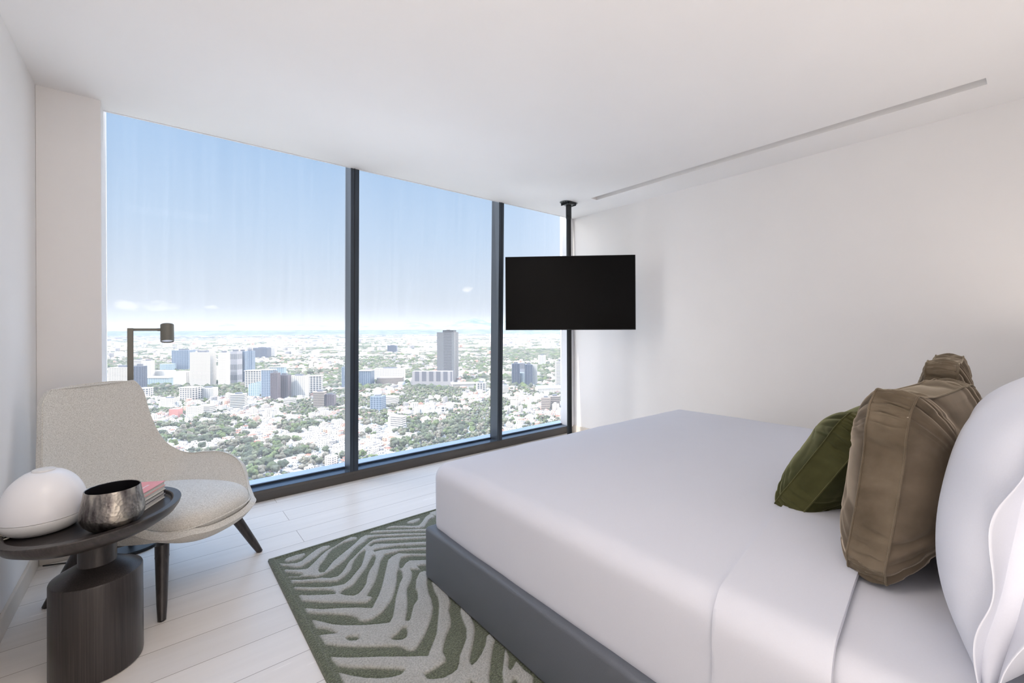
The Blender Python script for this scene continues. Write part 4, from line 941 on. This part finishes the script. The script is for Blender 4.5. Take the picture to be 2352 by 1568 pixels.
for i, t_ in enumerate(near_t):
    o = tt if i == 0 else tt.copy(); o.data = tp2[i*7 % 12]; COL.objects.link(o); o.location = (t_[0], t_[1], GROUND); o.rotation_euler = (0, 0, t_[4]*6.28); s = t_[2]/5*.95; o.scale = (s, s, s)
    k2 = trk if i == 0 else trk.copy(); COL.objects.link(k2); k2.parent = o
r2 = random.Random(9); B = []
for h in rest_h:
    if h[7] < 3300: B += house_boxes(*h[:7], r2)
    else: B += [(h[0], h[1], 0, h[2], h[3], h[4], h[5], *WALLS[int(h[6]*7.99)][:3], *srgb(206, 202, 196)[:3])]
B = np.array(B); o = D.objects.new('city_houses', boxes_mesh('city_houses', B)); COL.objects.link(o); o.location.z = GROUND; tag(o, 'countless small white and pale houses spreading to the horizon outside the window', 'houses', kind='stuff')
drop = lambda X, Y: -(X**2+Y**2)/(2*6.37e6*1.16)
co = np.empty(len(o.data.vertices)*3, np.float32); o.data.vertices.foreach_get('co', co); co = co.reshape(-1, 3); co[:, 2] += drop(co[:, 0], co[:, 1]); o.data.vertices.foreach_set('co', co.ravel())
B1, B2 = [], []
for t_ in rest_t:
    x, y, r, hh, q, d = t_
    if d < 1500:
        for _ in range(5): B1.append((x+r2.uniform(-.5, .5)*r, y+r2.uniform(-.5, .5)*r, hh*r2.uniform(.45, .8), r*r2.uniform(.3, .5), r*.36, (q*.7+r2.random()*.3)))
    elif d < 3300: B2.append((x, y, hh*.5, r*1.05, hh*.6, q))
    else: B2.append((x, y, 3, r*1.15, hh, q))
me1 = blob_mesh('a', B1, IV1, IF1, .22); me2 = blob_mesh('b', B2, IV1, IF1, .2)
o = D.objects.new('city_trees', me1); COL.objects.link(o); o.location.z = GROUND; tag(o, 'green tree cover filling the blocks between the nearer houses outside', 'trees', kind='stuff')
co = np.empty(len(me2.vertices)*3, np.float32); me2.vertices.foreach_get('co', co); co = co.reshape(-1, 3); co[:, 2] += drop(co[:, 0], co[:, 1]); me2.vertices.foreach_set('co', co.ravel())
o = D.objects.new('distant_trees', me2); COL.objects.link(o); o.location.z = GROUND; tag(o, 'dark green tree belts running across the far city plain outside', 'trees', kind='stuff')
print('houses', len(HW), 'trees', len(TR), 'stuff boxes', len(B))

# ================================================================== SKY, SUN, HAZE, FILL LIGHTS
wd = D.worlds.new('sky'); SC.world = wd; wd.use_nodes = True; t = wd.node_tree; t.nodes.clear()
def wn(typ): return t.nodes.new(typ)
out = wn('ShaderNodeOutputWorld'); bg = wn('ShaderNodeBackground'); t.links.new(bg.outputs[0], out.inputs[0])
tc = wn('ShaderNodeTexCoord'); sp = wn('ShaderNodeSeparateXYZ'); t.links.new(tc.outputs['Generated'], sp.inputs[0])
rp = wn('ShaderNodeValToRGB'); e = rp.color_ramp.elements; stops = [(0.0, srgb(214, 217, 221)), (.03, srgb(216, 220, 226)), (.10, srgb(209, 219, 232)), (.20, srgb(190, 210, 233)), (.33, srgb(168, 197, 230)), (.46, srgb(152, 186, 225)), (1, srgb(130, 170, 216))]
e[0].position, e[0].color = stops[0]; e[1].position, e[1].color = stops[1]
for p, c in stops[2:]: k_ = e.new(p); k_.color = c
t.links.new(sp.outputs[2], rp.inputs[0])
# brighter upper sky, where the sun stands
mr = wn('ShaderNodeMapRange'); mr.inputs[1].default_value = .5; mr.inputs[2].default_value = .85; mr.inputs[3].default_value = SKYB; mr.inputs[4].default_value = SKYTOP; t.links.new(sp.outputs[2], mr.inputs[0]); 
# aureole around the sun, which stands high to the left, out of the view
SUNV = (-(Fw*.55+Rt*.75)+Vector((0, 0, 1.15))).normalized()
vd = wn('ShaderNodeVectorMath'); vd.operation = 'DOT_PRODUCT'; t.links.new(tc.outputs['Generated'], vd.inputs[0]); vd.inputs[1].default_value = AURV
mp_ = wn('ShaderNodeMath'); mp_.operation = 'MAXIMUM'; mp_.inputs[1].default_value = 0; t.links.new(vd.outputs['Value'], mp_.inputs[0])
pw_ = wn('ShaderNodeMath'); pw_.operation = 'POWER'; pw_.inputs[1].default_value = AURP; t.links.new(mp_.outputs[0], pw_.inputs[0])
ml_ = wn('ShaderNodeMath'); ml_.operation = 'MULTIPLY'; ml_.inputs[1].default_value = AUR; t.links.new(pw_.outputs[0], ml_.inputs[0])
bg2 = wn('ShaderNodeBackground'); bg2.inputs[0].default_value = AURC; 
v2_ = wn('ShaderNodeVectorMath'); v2_.operation = 'DOT_PRODUCT'; t.links.new(tc.outputs['Generated'], v2_.inputs[0]); v2_.inputs[1].default_value = FILL_LOBE_V  # second lobe: extra sky fill, not part of the sun's aureole
m3_ = wn('ShaderNodeMath'); m3_.operation = 'MAXIMUM'; m3_.inputs[1].default_value = 0; t.links.new(v2_.outputs['Value'], m3_.inputs[0])
p3_ = wn('ShaderNodeMath'); p3_.operation = 'POWER'; p3_.inputs[1].default_value = 10; t.links.new(m3_.outputs[0], p3_.inputs[0])
q3_ = wn('ShaderNodeMath'); q3_.operation = 'MULTIPLY_ADD'; q3_.inputs[1].default_value = FILL_LOBE; t.links.new(p3_.outputs[0], q3_.inputs[0]); t.links.new(ml_.outputs[0], q3_.inputs[2]); t.links.new(q3_.outputs[0], bg2.inputs[1])
ads = wn('ShaderNodeAddShader'); t.links.new(bg.outputs[0], ads.inputs[0]); t.links.new(bg2.outputs[0], ads.inputs[1]); t.links.new(ads.outputs[0], out.inputs[0]); t.links.new(mr.outputs[0], bg.inputs[1])
# small fair weather clouds low over the hills
def cloud(px, py, wx, wy, seed, prev, amt):
    v_ = (Fw+Rt*((px-1176)/FPX)); v_.z = (756.5-py)/FPX; v_.normalize()
    az = math.atan2(v_.x, v_.y); el = math.asin(v_.z)
    def mth(op, a, b=None):
        n = wn('ShaderNodeMath'); n.operation = op
        for q, s in enumerate((a, b)):
            if s is None: continue
            if isinstance(s, (int, float)): n.inputs[q].default_value = s
            else: t.links.new(s, n.inputs[q])
        return n.outputs[0]
    a = mth('ARCTAN2', sp.outputs[0], sp.outputs[1]); nz = wn('ShaderNodeTexNoise'); nz.inputs['Scale'].default_value = 30; nz.inputs['Detail'].default_value = 9; mp = wn('ShaderNodeMapping'); mp.inputs['Scale'].default_value = (1, 1, 2); mp.inputs['Location'].default_value = (seed, 0, 0)
    t.links.new(tc.outputs['Generated'], mp.inputs[0]); t.links.new(mp.outputs[0], nz.inputs['Vector'])
    dx = mth('DIVIDE', mth('SUBTRACT', a, az), wx); dz = mth('DIVIDE', mth('SUBTRACT', sp.outputs[2], math.sin(el)), wy)
    r = mth('ADD', mth('MULTIPLY', dx, dx), mth('MULTIPLY', dz, dz)); f = mth('SUBTRACT', mth('ADD', mth('MULTIPLY', nz.outputs['Fac'], 4.2), -1.45), r)
    mr2 = wn('ShaderNodeMapRange'); mr2.inputs[1].default_value = 0; mr2.inputs[2].default_value = 1.1; mr2.inputs[4].default_value = amt; t.links.new(f, mr2.inputs[0])
    mx = wn('ShaderNodeMix'); mx.data_type = 'RGBA'; t.links.new(mr2.outputs[0], mx.inputs[0]); t.links.new(prev, mx.inputs[6]); mx.inputs[7].default_value = (.98, .97, .955, 1); return mx.outputs[2]
cur = cloud(350, 700, .058, .0105, 1, rp.outputs[0], .8); cur = cloud(300, 698, .03, .012, 2, cur, .6); cur = cloud(1076, 664, .0155, .0075, 5, cur, .95); cur = cloud(490, 703, .016, .005, 8, cur, .6)
t.links.new(cur, bg.inputs[0])
sd_ = D.lights.new('sun', 'SUN'); sd_.energy = SUNE; sd_.angle = .01; sd_.color = (1, .965, .91); so = D.objects.new('sun', sd_); COL.objects.link(so)
sv = -(Fw*.55+Rt*.75)+Vector((0, 0, 1.15)); so.rotation_euler = sv.to_track_quat('Z', 'Y').to_euler()
def area(name, loc, rot, sx, sy, w, col=(1, 1, 1)):
    a = D.lights.new(name, 'AREA'); a.shape = 'RECTANGLE'; a.size = sx; a.size_y = sy; a.energy = w; a.color = col; o = D.objects.new(name, a); COL.objects.link(o); o.location = loc; o.rotation_euler = rot; return o
for args in FILL_LIGHTS: area(*args)
for HZC, dens, lo, hi in HAZE:
    k = D.materials.new('haze'); k.use_nodes = True; nt = k.node_tree; nt.nodes.clear(); ov = nt.nodes.new('ShaderNodeOutputMaterial'); vs1 = nt.nodes.new('ShaderNodeVolumeScatter'); vs1.inputs['Density'].default_value = dens; vs1.inputs['Anisotropy'].default_value = 0; vs1.inputs['Color'].default_value = HZC
    nt.links.new(vs1.outputs[0], ov.inputs['Volume']); o = put('haze', mbox(lo, hi), k); tag(o, 'thin pale haze hanging over the city outside', 'haze', 'haze layers over the city', kind='stuff')
